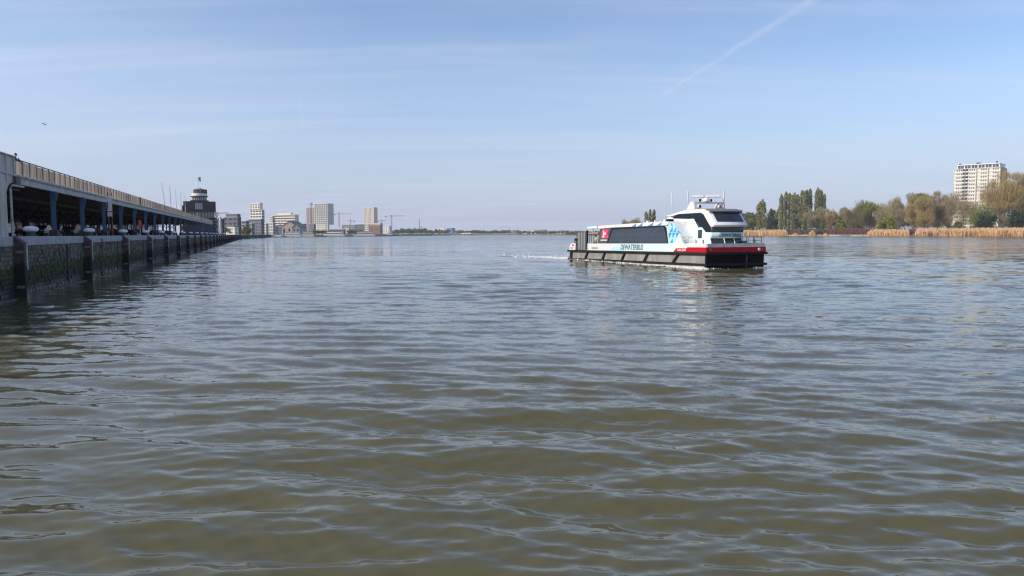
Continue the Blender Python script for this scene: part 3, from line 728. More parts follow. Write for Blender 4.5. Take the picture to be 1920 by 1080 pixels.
tower('apartment_block', 579, 589, 591, 420, 1050, 25, 'low dark block at the foot of the reddish tower', 'slate', 'glass_mid', band=2)
r_, W_, D_, z_ = tower('residential_tower', 590.3, 615, 626.5, 381.5, 1250, 27, 'tall wide tower with white grid front and dark shaded side', 'offwhite', 'glass_dark', band=1.1, pier=1.3, bay=4.0, floor=3.5, rpier=3.2, ybase=421)
tower('apartment_block', 590, 614.6, 617, 421, 1246, 27, 'pale yellow-white base block under the tall wide tower', 'pale_green', 'glass_mid', band=1.5, pier=2.0, bay=4)
tower('apartment_block', 616, 645, 648, 430, 1100, 20, 'long low dark quayside block below the tall wide tower', 'dark_grey', 'glass_mid', band=1.5)
tower('apartment_block', 641, 666, 668, 421.5, 1200, 25, 'grey stepped block with long balconies left of the podium', 'mid_grey', 'glass_mid', band=1.6, pier=.5, bay=6)
tower('apartment_block', 645, 654, 657, 427.5, 1120, 25, 'small cream striped block near the white cruise boat', 'cream', 'glass_mid', band=1.8, pier=.4, bay=6)
tower('apartment_block', 668, 684, 686, 421, 1180, 25, 'slate blue block left of the striped cream house', 'slate', 'glass_mid', band=1.6)
tower('residential_tower', 682.5, 701.5, 708.5, 388.8, 1400, 27, 'square cream tower with vertical ribs and white cornice, rightmost of the towers', 'cream', 'glass_mid', band=.7, pier=1.6, bay=3.0, rpier=2.7, floor=3.4)
tower('podium_block', 668, 713, 718, 418.6, 1300, 22, 'long podium block with a white roof line below the cream tower', 'warm_white', 'glass_dark', band=1.6, pier=1.0)
tower('apartment_block', 684, 691, 693, 421, 1150, 25, 'narrow cream and white striped house in the podium row', 'cream', 'glass_mid', band=1.6, pier=.6)
tower('apartment_block', 692, 713, 716, 422, 1140, 25, 'brown brick apartment block right of the striped house', 'brown_brick', 'glass_dark', band=1.6, pier=1.4)
tower('office_block', 719.5, 730, 735.5, 423.5, 1250, 27, 'white cube-like block with square windows at the end of the skyline', 'warm_white', 'glass_mid', band=1.7, pier=1.6, bay=4, rpier=3)
tower('office_block', 814, 823, 825, 429, 1850, 25, 'cream low block beyond the tree line, left of its white neighbour', 'cream', 'glass_mid', band=2, pier=2)
tower('office_block', 824, 833, 835, 428, 1900, 25, 'white low block just left of the blue hall', 'warm_white', 'glass_mid', band=2, pier=2)
tower('industrial_hall', 838, 848, 853, 427.5, 1850, 30, 'bright blue box-shaped hall on the far shore', 'blue_box', 'navy', band=3, pier=3, bay=4)
gable('shed', 843, 860, 435.8, 438, 1700, 'low tan boat shed in front of the blue hall', 'pale_brick', 'grey_beige', 20, 'shed')
lows = [(865, 872, 437, 'white', 'warm_white'), (871, 885, 436.8, 'cream', 'cream'), (957, 969, 434.5, 'terracotta', 'brick_red'), (975, 984, 435.5, 'grey', 'mid_grey'),
        (983, 998, 434.8, 'white', 'warm_white'), (999, 1011, 431.5, 'cream', 'cream'), (1010, 1018, 431.5, 'slate', 'slate'), (1018, 1040, 434, 'blue-grey', 'slate'),
        (1040, 1050, 434, 'pale', 'offwhite'), (1050, 1062, 435.5, 'white', 'warm_white'), (1061, 1071, 434, 'cream', 'cream'), (1072, 1088, 434.5, 'brown', 'pale_brick')]
for i, (a, b_, yt, cn, mt) in enumerate(lows):
    tower('far_building', a, b_ - 1.5, b_, yt, 1600 - 12 * i, 25, 'low %s building on the far shore, %s of the low row from the left' % (cn, ORD[i]), mt, 'glass_mid', group='low buildings on the far shore', band=1.8, pier=2.5, bay=6, floor=4)
# white gantry
def gantry():
    Y = 1750; A = at(938.5, Y); B = at(956, Y); W = (B - A).length; zt = zat(947, 424.5, Y)
    r = empty('gantry_crane', A, 0, label='white portal gantry standing above the far tree line', cat='gantry')
    MB().box(0, W, -1.2, 1.2, zt - 2.2, zt).build('bridge_beam', 'white', r)
    for x in (.8, W - .8): MB().box(x - .6, x + .6, -1, 1, 3, zt - 2.2).build('leg', 'offwhite', r)
gantry()
# tower cranes
def crane(px, yt, yb, jl, jr, yj, Y, m, label, w=1.6):
    p = at(px, Y); r = empty('tower_crane', (p.x, Y, 0), 0, label=label, cat='crane', group='tower cranes on the skyline')
    zt, zb, zj = zat(px, yt, Y), zat(px, yb, Y) if yb else ZG, zat(px, yj, Y)
    xl, xr = (jl - px) * mpp(Y), (jr - px) * mpp(Y)
    b = MB(); h = w / 2
    for sx in (-h, h):
        for sy in (-h, h): b.box(sx - .15, sx + .15, sy - .15, sy + .15, zb, zj + 1)
    z = zb; k = 0
    while z < zj:
        s = 1 if k % 2 else -1
        for sy in (-h, h): b.tube([(-h * s, sy, z), (h * s, sy, min(z + 3, zj))], .12, 4)
        z += 3; k += 1
    b.build('mast', m, r)
    j = MB(); j.tube([(xl, -.6, zj), (xr, -.6, zj)], .2, 4).tube([(xl, .6, zj), (xr, .6, zj)], .2, 4).tube([(xl * .3, 0, zj + 1.6), (xr * .97, 0, zj + 1.1)], .18, 4)
    n = 14
    for i in range(n):
        x0 = xl * .3 + (xr * .97 - xl * .3) * i / n; x1 = xl * .3 + (xr * .97 - xl * .3) * (i + .5) / n
        j.tube([(x0, -.6, zj), (x1, 0, zj + 1.4)], .1, 4)
    j.build('jib', m, r)
    MB().box(xl if abs(xl) < abs(xr) else xr - 3, (xl if abs(xl) < abs(xr) else xr - 3) + 3, -.8, .8, zj - 2.2, zj - .3).build('counterweight', 'mid_grey', r)
    MB().tube([(0, 0, zj), (0, 0, max(zt, zj + 3))], [.7, .2], 4).build('apex', m, r)
    MB().box(.8, 2.4, -1, 1, zj - 2.4, zj - .2).build('cab', 'offwhite', r)
crane(584.8, 381, 425, 576, 588, 382.5, 1240, 'crane_grey', 'short grey crane standing in front of the reddish tower')
crane(636.3, 396, 426, 627, 660, 401, 1500, 'crane_red', 'reddish crane right of the tall wide tower')
crane(657.5, 409, 422, 640, 666, 414.2, 1700, 'crane_red', 'small distant red crane left of the cream tower')
crane(734.5, 404, 428, 722, 760, 405.3, 1400, 'purple_crane', 'purple-red crane with long level jib, rightmost crane')
crane(715.5, 412, 420, 709, 724, 414, 1600, 'purple_crane', 'small pink crane just right of the cream tower')
crane(408, 400, 420, 400, 430, 400.3, 900, 'crane_grey', 'thin far crane jib reaching right from behind the lookout building', 1.2)
for px, yt, l in ((786.3, 411.5, 'tall thin chimney above the far trees'), (790.6, 424, 'short thin chimney right of the tall one')):
    p = at(px, 2000); r = empty('chimney', (p.x, p.y, 0), label=l, cat='chimney'); MB().lathe([(1.6, 3), (1.0, zat(px, yt, 2000))], seg=8).build('stack', 'mid_grey', r)

# lookout building
def lookout():
    Y = 335; m = mpp(Y) * math.cos(R(22.7)) * 1.05; A = at(345.5, Y); r = empty('lookout_building', A, R(22.7), label='black brick building with a round glazed lookout drum on top, at the far shed end', cat='building')
    def X(px): return (px - 345.5) * m
    def Z(py): return zat(374, py, Y)
    MB().box(X(345.5), X(403.5), 0, 12, Z(397), Z(377)).build('upper_block', 'blackbrick', r)
    for i in range(9):
        z = Z(397) + (Z(377) - Z(397)) * (i + .5) / 9; MB().box(X(345.5) - .05, X(403.5) + .05, -.10, -.003, z - .06, z + .06).build('cladding_rail', 'brown_clad', r)
    MB().box(X(343), X(346.4), .8, 10, ZG, Z(385)).build('side_block', 'blackbrick', r)
    MB().box(X(346), X(401), 1.2, 11, Z(406), Z(397) ).build('glazed_storey', 'glass_mid', r)
    for px in (347, 352, 357.5, 363, 369, 374.5, 380, 385.5, 391, 396, 400.5): MB().box(X(px) - .12, X(px) + .12, 1.0, 1.19, Z(406), Z(397)).build('mullion', 'offwhite', r)
    MB().box(X(369), X(371.5), .9, 1.19, Z(405), Z(398)).build('door', 'cream', r)
    MB().box(X(345.5), X(402), .2, 12, Z(408), Z(406)).build('terrace_slab', 'slate', r)
    MB().box(X(347), X(405), .6, 12, ZG, Z(408)).build('lower_block', 'blackbrick', r)
    for py in (413, 419, 425, 431): MB().box(X(388), X(406), -.8, .55, Z(py) - .15, Z(py)).build('balcony', 'mid_grey', r)
    MB().box(X(402.6), X(403.6), -.3, .3, ZG, Z(397)).build('pillar', 'mid_grey', r)
    # square grille window
    MB().box(X(367), X(379), -.16, -.002, Z(392), Z(380.5)).build('window', 'mid_grey', r)
    for i in range(4):
        x = X(367) + (X(379) - X(367)) * i / 3; MB().box(x - .08, x + .08, -.24, -.162, Z(392), Z(380.5)).build('window_bar', 'offwhite', r)
    MB().box(X(358), X(391), 1, 11, Z(377), Z(374.8)).build('drum_base', 'blackbrick', r)
    cx = X(374.5); cyy = 5.5; rr = X(389) - X(374.5) if False else 13.2 * m
    MB().lathe([(rr, Z(374.8)), (rr, Z(368))], (cx, cyy, 0), 28).build('glazed_drum', 'glass_mid', r)
    for i in range(22):
        t = i / 22 * 2 * math.pi; x = cx + (rr + .03) * math.cos(t); y = cyy + (rr + .03) * math.sin(t)
        MB().tube([(x, y, Z(374.8)), (x, y, Z(368))], .09, 4).build('mullion', 'offwhite', r)
    MB().lathe([(rr + .3, Z(368)), (rr + .75, Z(367.4)), (rr + .75, Z(366.2)), (rr - .2, Z(366))], (cx, cyy, 0), 28).build('drum_rim', 'brown_clad', r)
    MB().lathe([(rr + .35, Z(366)), (rr + .25, Z(361.5)), (rr - .6, Z(361))], (cx, cyy, 0), 28).build('white_parapet', 'warm_white', r)
    MB().lathe([(rr - .45, Z(361)), (rr - .45, Z(354.5)), (rr - .9, Z(353)), (rr - 2.0, Z(352))], (cx + .1, cyy, 0), 28).build('upper_drum', 'brown_clad', r, smooth=True)
    MB().box(X(377), X(389), 5, 9, Z(368), Z(353)).build('lift_shaft', 'blackbrick', r, bevel=.2)
    MB().box(X(375.5), X(377.3), 1.8, 4, Z(361), Z(350.5)).build('vent', 'mid_grey', r)
    f = empty('flag_pole', (A.x + X(374) * .9225 - 5 * .386, Y + X(374) * .386 + 5 * .9225, Z(352.5)), label='thin flag pole with a small dark flag on the lookout roof', cat='flag pole')
    h = Z(330) - Z(352.5); MB().tube([(0, 0, 0), (0, 0, h)], .05, 5).build('pole', 'offwhite', f)
    V = []; 
    b = MB()
    for i in range(5):
        for z in (0, 1): b.v.append((i * .25, .18 * math.sin(i * 1.6), h - 1.35 * z - i * .18 + .2 * i * (1 - z)))
    for i in range(4): b.f.append((2 * i, 2 * i + 2, 2 * i + 3, 2 * i + 1)); b.m.append(0)
    fl = b.build('flag', 'navy', f); md = fl.modifiers.new('s', 'SOLIDIFY'); md.thickness = .03
lookout()

# row of street houses inland, seen through the shed
hc = ['cream', 'warm_white', 'pale_brick', 'brick_red', 'grey_beige', 'offwhite']
hn = {'cream': 'cream', 'warm_white': 'white', 'pale_brick': 'tan brick', 'brick_red': 'red brick', 'grey_beige': 'grey-beige', 'offwhite': 'pale grey'}
u = 60.0; i = 0
while u < 760:
    W = rnd.uniform(13, 21); h = rnd.uniform(11.5, 16); wn_ = rnd.choice(hc); D = 12
    r = qroot('street_house', u, 76 + rnd.uniform(0, 3), ZG, label='%s town house seen through the open shed, %s house from the near end' % (hn[wn_], ORD[i]), cat='house', group='town houses behind the shed')
    MB().box(0, W - .1, 0, D, 0, h).build('wall', wn_, r)
    MB().prism([(-.3, h), (D * .5, h + 3.2), (D + .3, h)], 0, W - .1, 'x').build('roof', 'roof_dark', r)
    b = MB(); nb = int(W / 2.8)
    for fl_ in range(int(h / 3)):
        for j in range(nb): x = (j + .5) * (W - .1) / nb; b.box(x - .6, x + .6, -.05, .02, fl_ * 3 + .9, fl_ * 3 + 2.6)
    b.build('window', 'glass_dark', r, kind='stuff'); u += W; i += 1

# ------------------------------------------------------------------ trees
def rv(g, n):
    v = g.normal(size=(n, 3)); return v / np.linalg.norm(v, axis=1, keepdims=True)
def quads(c, a, b):
    V = np.stack([c - a - b, c + a - b, c + a + b, c - a + b], 1).reshape(-1, 3)
    Q = np.arange(len(V)).reshape(-1, 4); return V, Q
def leaves(g, pts, size, tint):
    n = len(pts); a = rv(g, n); b = np.cross(a, rv(g, n)); b /= np.linalg.norm(b, axis=1, keepdims=True)
    s = size * g.uniform(.5, 1.2, (n, 1)); V, Q = quads(pts, a * s, b * s * .7); return V, Q, tint
def crown_blobs(g, w, h, z0, n, blobs=16, shape='round'):
    bc = []
    for k in range(blobs):
        if shape == 'round':
            d = rv(g, 1)[0] * g.uniform(.25, .86) ; bc.append((d[0] * w / 2, d[1] * w / 2, z0 + h / 2 + d[2] * h / 2, g.uniform(.20, .36) * min(w, h) * (16 / blobs) ** .45))
        elif shape == 'dome':
            t = g.uniform(0, 1); a = g.uniform(0, 2 * np.pi); rr = (1 - t ** 2 * .75) * g.uniform(.3, .85) * w / 2
            bc.append((rr * math.cos(a), rr * math.sin(a), z0 + t * h * .85, g.uniform(.14, .26) * min(w, h)))
    bc = np.array(bc); idx = g.integers(0, blobs, n); c = bc[idx]
    d = rv(g, n); rad = c[:, 3:4] * g.uniform(.45, 1.0, (n, 1)) * (1 + .45 * (g.random((n, 1)) < .22)); d[:, 2] *= .85
    p = c[:, :3] + d * rad; tint = np.clip(.5 + .25 * (g.random(blobs)[idx] * 2 - 1) + g.normal(0, .2, n), 0, 1)
    return p, tint
def poplar_pts(g, w, h, z0, n, plumes):
    xs = g.uniform(-.5, .5, (plumes, 2)) * w * .62; tops = g.uniform(.86, 1.0, plumes); tops[0] = 1; ws = g.uniform(.18, .27, plumes) * w
    if plumes == 1: xs[:] = 0; ws[:] = .42 * w
    i = g.integers(0, plumes, n); t = g.beta(1.25, 1.0, n)
    prof = np.minimum(1, (t / .12 + .35)) * np.sqrt(np.clip(1 - np.clip((t - .66) / .34, 0, 1) ** 2.4, 0, 1))
    a = g.uniform(0, 2 * np.pi, n); rr = ws[i] * prof * np.sqrt(g.uniform(.25, 1, n)) * (1 + .22 * np.sin(t * 23 + i) + .15 * np.sin(t * 57 + 3 * i + 3 * a))
    z = z0 + t * h * tops[i]; conv = .6 + .45 * t
    p = np.stack([xs[i, 0] * conv + rr * np.cos(a), xs[i, 1] * conv + rr * np.sin(a), z], 1)
    tint = np.clip(.45 + .35 * (np.sin(t * 31 + i * 2) * .5) + g.normal(0, .22, n), 0, 1)
    return p, tint
def twigs(g, w, h, z0, n, up=.8, ln=(1.0, 2.6), wd=.11, blobs=14, shape='round'):
    p, tint = crown_blobs(g, w, h, z0, n, blobs, shape)
    c = np.array([0, 0, z0 + h * .12]); d = p - c; d /= np.linalg.norm(d, axis=1, keepdims=True) + 1e-6
    d = d + g.normal(0, .35, (n, 3)); d[:, 2] += up; d /= np.linalg.norm(d, axis=1, keepdims=True)
    L = g.uniform(*ln, (n, 1)) * .5; s = np.cross(d, rv(g, n)); s /= np.linalg.norm(s, axis=1, keepdims=True)
    V, Q = quads(p, s * wd * g.uniform(.5, 1.3, (n, 1)), d * L); return V, Q, tint
def trunk(b, g, h, r0, top, limbs, spread, lean=0):
    pts = [(0, 0, 0), (lean * .3, 0, h * .35), (lean, 0, h * .75), (lean * 1.2, g.normal(0, .3), top)]
    b.tube(pts, [r0, r0 * .75, r0 * .45, r0 * .12], 7)
    for k in range(limbs):
        t = g.uniform(.25, .9); z = h * .25 + (top * .7 - h * .25) * t; a = g.uniform(0, 2 * np.pi); L = spread * g.uniform(.5, 1) * (1.1 - .5 * t)
        x0 = lean * t
        p0 = Vector((x0, 0, z)); p1 = p0 + Vector((math.cos(a) * L * .5, math.sin(a) * L * .5, L * .45)); p2 = p0 + Vector((math.cos(a) * L * .85, math.sin(a) * L * .85, L * 1.15))
        b.tube([p0, p1, p2], [r0 * .38 * (1.2 - t), r0 * .25 * (1.2 - t), r0 * .06], 5)
        for q in range(2):
            a2 = a + g.uniform(-.9, .9); p3 = p1 + Vector((math.cos(a2) * L * .4, math.sin(a2) * L * .4, L * .55)); b.tube([p1, p3], [r0 * .2, r0 * .04], 4)
tseed = [100]
def tree(kind, px, wpx, ytop, Y, label, cmat, gz=ZG, dens=1.0, tm='trunk', crown_from=.12, cat='tree', name=None, group=None, ybase=None, plumes=5, extra=None):
    g = np.random.default_rng(tseed[0]); tseed[0] += 1
    p = at(px, Y); H = zat(px, ytop, Y) - gz; w = wpx * mpp(Y) * (1.18 if kind in ('bare', 'broom', 'leafy') else 1); s = Y / 600.0
    r = empty(name or 'tree', (p.x, Y, gz), 0, label=label, cat=cat, group=group)
    z0 = H * crown_from; hh = H - z0; area = w * hh / (s * s)
    b = MB()
    if kind == 'bare' and crown_from == .12: z0 = H * .05; hh = H - z0
    if kind == 'poplar':
        n = int(dens * min(7000, 700 + area * 11)); pt, ti = poplar_pts(g, w, hh, z0, n, plumes); V, Q, ti = leaves(g, pt, .42 * s, ti)
        trunk(b, g, H, .45 * s ** .5, H * .9, 3, w * .3)
    elif kind == 'leafy':
        n = int(dens * min(7000, 600 + area * 10)); pt, ti = crown_blobs(g, w, hh, z0, n, 30); V, Q, ti = leaves(g, pt, .42 * s, ti)
        trunk(b, g, H, .4 * s ** .5, H * .8, 7, w * .4)
    elif kind == 'bush':
        n = int(dens * min(5000, 500 + area * 14)); pt, ti = crown_blobs(g, w, hh, z0, n, 16, 'dome'); V, Q, ti = leaves(g, pt, .38 * s, ti)
        trunk(b, g, H, .25 * s, H * .6, 5, w * .4)
    elif kind == 'bare':
        n = int(dens * min(12000, 800 + area * 17)); V, Q, ti = twigs(g, w, hh, z0, n, .8, (.9 * s, 2.6 * s), .07 * s, 44)
        trunk(b, g, H, .42 * s ** .5, H * .88, 16, w * .5, g.normal(0, .8))
    elif kind == 'broom':
        n = int(dens * min(12000, 800 + area * 17)); V, Q, ti = twigs(g, w, hh, z0, n, 1.7, (1.5 * s, 3.6 * s), .07 * s, 40)
        trunk(b, g, H, .5 * s ** .5, H * .9, 18, w * .45)
    b.build('trunk', tm, r, normals=False)
    npmesh('crown', V, Q, cmat, r, tint=ti)
    if extra:
        pt, t2 = crown_blobs(g, w * .8, hh * .5, z0 + hh * .5, int(n * .35), 10); V, Q, t2 = leaves(g, pt, .36 * s, t2); npmesh('new_leaves', V, Q, extra, r, tint=t2)
    return r
SH = [(1040, 1290), (1120, 1130), (1230, 930), (1380, 800), (1500, 715), (1700, 585), (1920, 530), (2400, 440), (3200, 330)]
def yshore(px): return float(np.interp(px, [a for a, _ in SH], [b for _, b in SH]))
# right bank terrain strip
def strip(name, rows, m, label):
    b = MB(); n = len(rows[0]); 
    for r_ in rows: b.v += [tuple(p) for p in r_]
    for i in range(len(rows) - 1):
        for j in range(n - 1): b.f.append((i * n + j, i * n + j + 1, (i + 1) * n + j + 1, (i + 1) * n + j)); b.m.append(0)
    return b.build(name, m, None, smooth=True, kind='structure', label=label)
pxs = list(np.concatenate([np.arange(1040, 2000, 12), np.arange(2000, 3300, 100)]))
offs = [(-14, -1.2), (-3, -.15), (3, .35), (10, 1.3), (20, 2.6), (32, 3.0), (120, 3.0), (500, 3.05), (1400, 3.1)]
rows = []
for j, (dy, z) in enumerate(offs):
    row = []
    for px in pxs:
        Y = yshore(px) + dy + (2.2 * math.sin(px * .09) + 1.2 * math.sin(px * .31)) * (1 if j < 5 else 0); p = at(px, Y); row.append((p.x, p.y, z + (0.25 * math.sin(px * .17 + j) if 2 < j < 5 else 0)))
    rows.append(row)
strip('river_bank', rows, 'bankmud', 'muddy right river bank rising to flat wooded ground')
# far shore
fs = [(-500, 765), (-330, 780), (500, 1000)]
b = MB(); pl = [(505, 800), (560, 830), (620, 960), (700, 1080), (735, 1130), (800, 1540), (900, 1600), (1000, 1480), (1060, 1300)]
rows = []
for dy, z in ((-6, -.8), (0, .3), (6, 2.2), (14, 3.0), (1800, 3.2)):
    rows.append([tuple(at(px, Y + dy, z)) for px, Y in pl])
strip('far_shore', rows, 'bankmud', 'low far shore at the bend of the river')
A = at(505, 800); poly_ground('town_ground', [Vector((-246, 764, 0)), A, at(505, 2700), Vector((-1500, 2700, 0)), Vector((-1500, 764, 0))], 3.02, 'ground', 'flat town ground behind the moored boats')
MB().quadbox([(-246, 764, -1), tuple(A + Vector((0, 0, -1))), tuple(A + Vector((-3, 6, -1))), (-250, 768, -1), (-246, 764, 3.0), tuple(A + Vector((0, 0, 3.0))), tuple(A + Vector((-3, 6, 3.0))), (-250, 768, 3.0)]).build('embankment', 'mortar', None, kind='structure', label='stone embankment behind the moored boats')

# ---- right bank trees, left to right
T = []
def tr(*a, **k): T.append((a, k))
gB = 'trees on the right bank'
for i, (px, w, yt, kd, mt) in enumerate([(1175, 24, 412, 'bare', 'twig_brown'), (1193, 22, 409, 'bare', 'twig_brown'), (1250, 26, 411, 'bare', 'twig_brown'), (1272, 26, 413, 'bare', 'twig_brown'), (1300, 30, 408, 'bare', 'leaf_olive'), (1340, 34, 402, 'leafy', 'leaf_green')]):
    tr(kd, px, w, yt, 1020 - i * 25, 'distant %s tree behind the ferry, %s from the left' % ('green' if kd == 'leafy' else 'bare brown', ORD[i]), mt, group=gB, crown_from=.2)
tr('poplar', 1214, 13, 392.5, 960, 'left tree of the pair of poplars above the ferry roof', 'leaf_poplar_y', plumes=3, group=gB)
tr('poplar', 1225, 12, 393, 965, 'right tree of the pair of poplars above the ferry roof', 'leaf_poplar_y', plumes=2, group=gB)
for i, (px, w, yt) in enumerate([(1372, 20, 396), (1386, 24, 391), (1402, 20, 393), (1412, 14, 392.5)]):
    tr('leafy', px, w, yt, 900 - i * 8, 'green tree behind the ferry wheelhouse, %s from the left' % ORD[i], 'leaf_green', group=gB, crown_from=.1)
tr('bush', 1389, 20, 414, 860, 'brown-green round shrub right of the wheelhouse', 'shrub_green', group=gB)
tr('bush', 1404, 26, 408, 858, 'larger brown shrub left of the single yellow poplar', 'leaf_olive', group=gB)
tr('poplar', 1424, 22, 374.5, 850, 'single tall yellow-green poplar standing apart from the poplar row', 'leaf_poplar_y', plumes=5, group=gB)
tr('leafy', 1441, 16, 394, 870, 'dark green tree right of the single poplar', 'leaf_green', group=gB)
tr('poplar', 1449, 14, 391, 850, 'short olive poplar between the single poplar and the row', 'leaf_poplar', plumes=3, group=gB)
tr('bush', 1449, 26, 409, 835, 'low dark evergreen clump left of the poplar row', 'leaf_dark', group=gB)
tr('poplar', 1456, 13, 392, 838, 'small yellowish poplar at the left edge of the row', 'leaf_poplar_y', plumes=2, group=gB)
pop = [(1460, 15, 366), (1467, 16, 360), (1477, 16, 362), (1484, 15, 361.5), (1491, 15, 365), (1500, 15, 357), (1508, 15, 356), (1514, 14, 358), (1520, 14, 354), (1530, 15, 352), (1537, 14, 356), (1543.5, 13, 364)]
for i, (px, w, yt) in enumerate(pop):
    tr('poplar', px, w, yt, 800 + (i % 3) * 9, 'tall slender poplar of the dense row, %s from the left' % ORD[i], 'leaf_poplar', plumes=2, group='dense row of poplars', crown_from=.10, dens=1.25)
tr('leafy', 1505, 22, 377, 775, 'olive tree in front of the poplar row', 'leaf_olive', group=gB)
tr('bare', 1518, 26, 393, 765, 'grey-brown bare tree before the poplar row, left of two', 'twig_brown', group=gB)
tr('bare', 1534, 24, 386, 768, 'grey-brown bare tree before the poplar row, right of two', 'twig_brown', group=gB)
tr('poplar', 1540, 12, 410, 740, 'small dark columnar shrub by the water, right one', 'leaf_green', plumes=2, group=gB)
tr('poplar', 1507, 12, 408, 735, 'small dark columnar shrub by the water, left one', 'leaf_green', plumes=2, group=gB)
tr('bare', 1557, 24, 387, 760, 'rounded reddish-brown tree right of the poplar row, left of two', 'twig_orange', group=gB)
tr('bare', 1580, 26, 385.5, 765, 'rounded reddish-brown tree right of the poplar row, right of two', 'twig_brown', group=gB)
tr('bush', 1572, 20, 406, 720, 'bright lime bush below the reddish-brown trees', 'leaf_lime', group=gB, crown_from=0)
tr('broom', 1600, 32, 388, 728, 'olive willow left of the big yellow-topped willow', 'leaf_olive', group=gB, crown_from=.05)
tr('broom', 1625, 44, 377.5, 720, 'big round willow with yellow-green top', 'leaf_olive', group=gB, extra='leaf_lime', crown_from=.05)
tr('bare', 1658, 34, 380, 700, 'grey-brown bare tree right of the big willow', 'twig_brown', group=gB)
tr('bare', 1684, 38, 367, 680, 'tall bare tree rising behind the lime bush', 'twig_brown', group=gB)
tr('bush', 1663, 40, 403.5, 640, 'wide bright lime bush behind the reeds', 'leaf_lime', group=gB, crown_from=0)
tr('leafy', 1719, 32, 352, 690, 'tree with dense green top rising above its bare neighbours', 'leaf_green', group=gB, crown_from=.4)
tr('bare', 1712, 34, 364, 660, 'orange-brown tree left of the green-topped tree', 'twig_orange', group=gB)
tr('bare', 1733, 34, 358, 640, 'orange-brown tree in front of the green-topped tree', 'twig_orange', group=gB)
tr('bare', 1757, 36, 352, 650, 'bare grey-brown tree left of the white tower block', 'twig_brown', group=gB)
tr('bare', 1781, 36, 351, 640, 'bare grey-brown tree before the left edge of the white tower block', 'twig_brown', group=gB, dens=.5)
tr('bare', 1806, 36, 356, 625, 'thin bare tree before the middle of the white tower block', 'twig_brown', group=gB, dens=.3)
tr('bare', 1828, 30, 374, 620, 'low brown tree before the white tower block', 'twig_orange', group=gB, dens=.35)
tr('bush', 1795, 24, 412.5, 600, 'clipped round green shrub behind the reeds', 'leaf_green', group=gB, crown_from=0)
tr('leafy', 1843, 46, 384, 600, 'dark green evergreen in front of the white tower block', 'leaf_green', group=gB, crown_from=.05)
tr('leafy', 1850, 30, 400, 590, 'near-black evergreen with low branches', 'leaf_dark', group=gB, crown_from=.08)
tr('bare', 1858, 50, 322, 610, 'tall orange tree overlapping the white tower block, left one', 'twig_orange', group=gB, tm='trunk_pale', crown_from=.08, dens=.6)
tr('broom', 1889, 52, 312, 600, 'tallest orange-brown tree at the right edge', 'twig_orange', group=gB, tm='trunk_pale', crown_from=.06, dens=.75)
tr('broom', 1915, 44, 312, 605, 'brown tree cut by the right edge of the frame', 'twig_brown', group=gB, tm='trunk_pale', crown_from=.06, dens=.75)
tr('leafy', 1912, 34, 392, 585, 'dark shrubbery tree in the right corner', 'leaf_dark', group=gB, crown_from=.05)
for i, px in enumerate((1950, 1990, 2035)):
    tr('bare', px, 46, 330 + 9 * i, 600, 'brown tree beyond the right edge, %s from the frame' % ORD[i], 'twig_brown', group=gB)
for a, k in T: tree(*a, **k)
# background tree rows (still single trees)
for i in range(26):
    px = 1395 + i * 20 + rnd.uniform(-6, 6); 
    tree('bare' if i % 3 else 'leafy', px, rnd.uniform(22, 30), rnd.uniform(396, 404), yshore(px) + 130 + rnd.uniform(0, 40), 'background tree behind the front row on the right bank, %s from the left' % ORD[i], 'twig_brown' if i % 3 else 'leaf_green', group='background trees on the right bank', dens=.6)
# quay trees at left, far tree lines
for i, (px, w, yt) in enumerate([(412, 9, 427), (420, 12, 424.5), (431, 14, 423), (443, 14, 424), (465, 16, 424.5), (457, 9, 430)]):
    tree('leafy', px, w, yt, 500 + 12 * i, 'yellow-green young tree behind the far quay, %s from the left' % ORD[i], 'leaf_olive', group='young trees behind the far quay')
for i in range(9):
    px = 590 + (i % 4) * 7 if i < 4 else 655 + (i - 4) * 5.5
    tree('leafy', px, 9, 431.5 + rnd.uniform(-1, 1), 1000 + i * 8, 'small green promenade tree below the big towers, %s from the left' % ORD[i], 'leaf_green', group='promenade trees before the towers', dens=.6)
for i in range(30):
    px = 738 + i * 3.5 if i < 14 else 786 + (i - 14) * 3.6 + 0
    tree('leafy', px, rnd.uniform(7, 10), [431, 429, 427.5][i % 3] + rnd.uniform(-1, 1) + (0 if 750 < px < 800 else 2.5), 1640 + rnd.uniform(0, 60), 'dark tree of the far shore belt under the chimneys, %s from the left' % ORD[i], 'leaf_green', group='far shore trees', dens=.35)
for i in range(34):
    px = 853 + i * 3.7
    tree('leafy', px, rnd.uniform(7, 10), rnd.uniform(431, 433.5), 1690 + rnd.uniform(0, 60), 'hazy round tree in the belt below the white gantry, %s from the left' % ORD[i], 'leaf_green', group='far shore tree belt', dens=.3)
for i in range(26):
    px = 975 + i * 8; 
    tree('leafy' if i % 2 else 'bare', px, rnd.uniform(8, 12), rnd.uniform(432, 435.5), max(yshore(px) + 70, 1350) + rnd.uniform(0, 60), 'small hazy tree between blue hall and ferry trees, %s from the left' % ORD[i], 'leaf_green' if i % 2 else 'twig_brown', group='hazy trees on the far right shore', dens=.3)

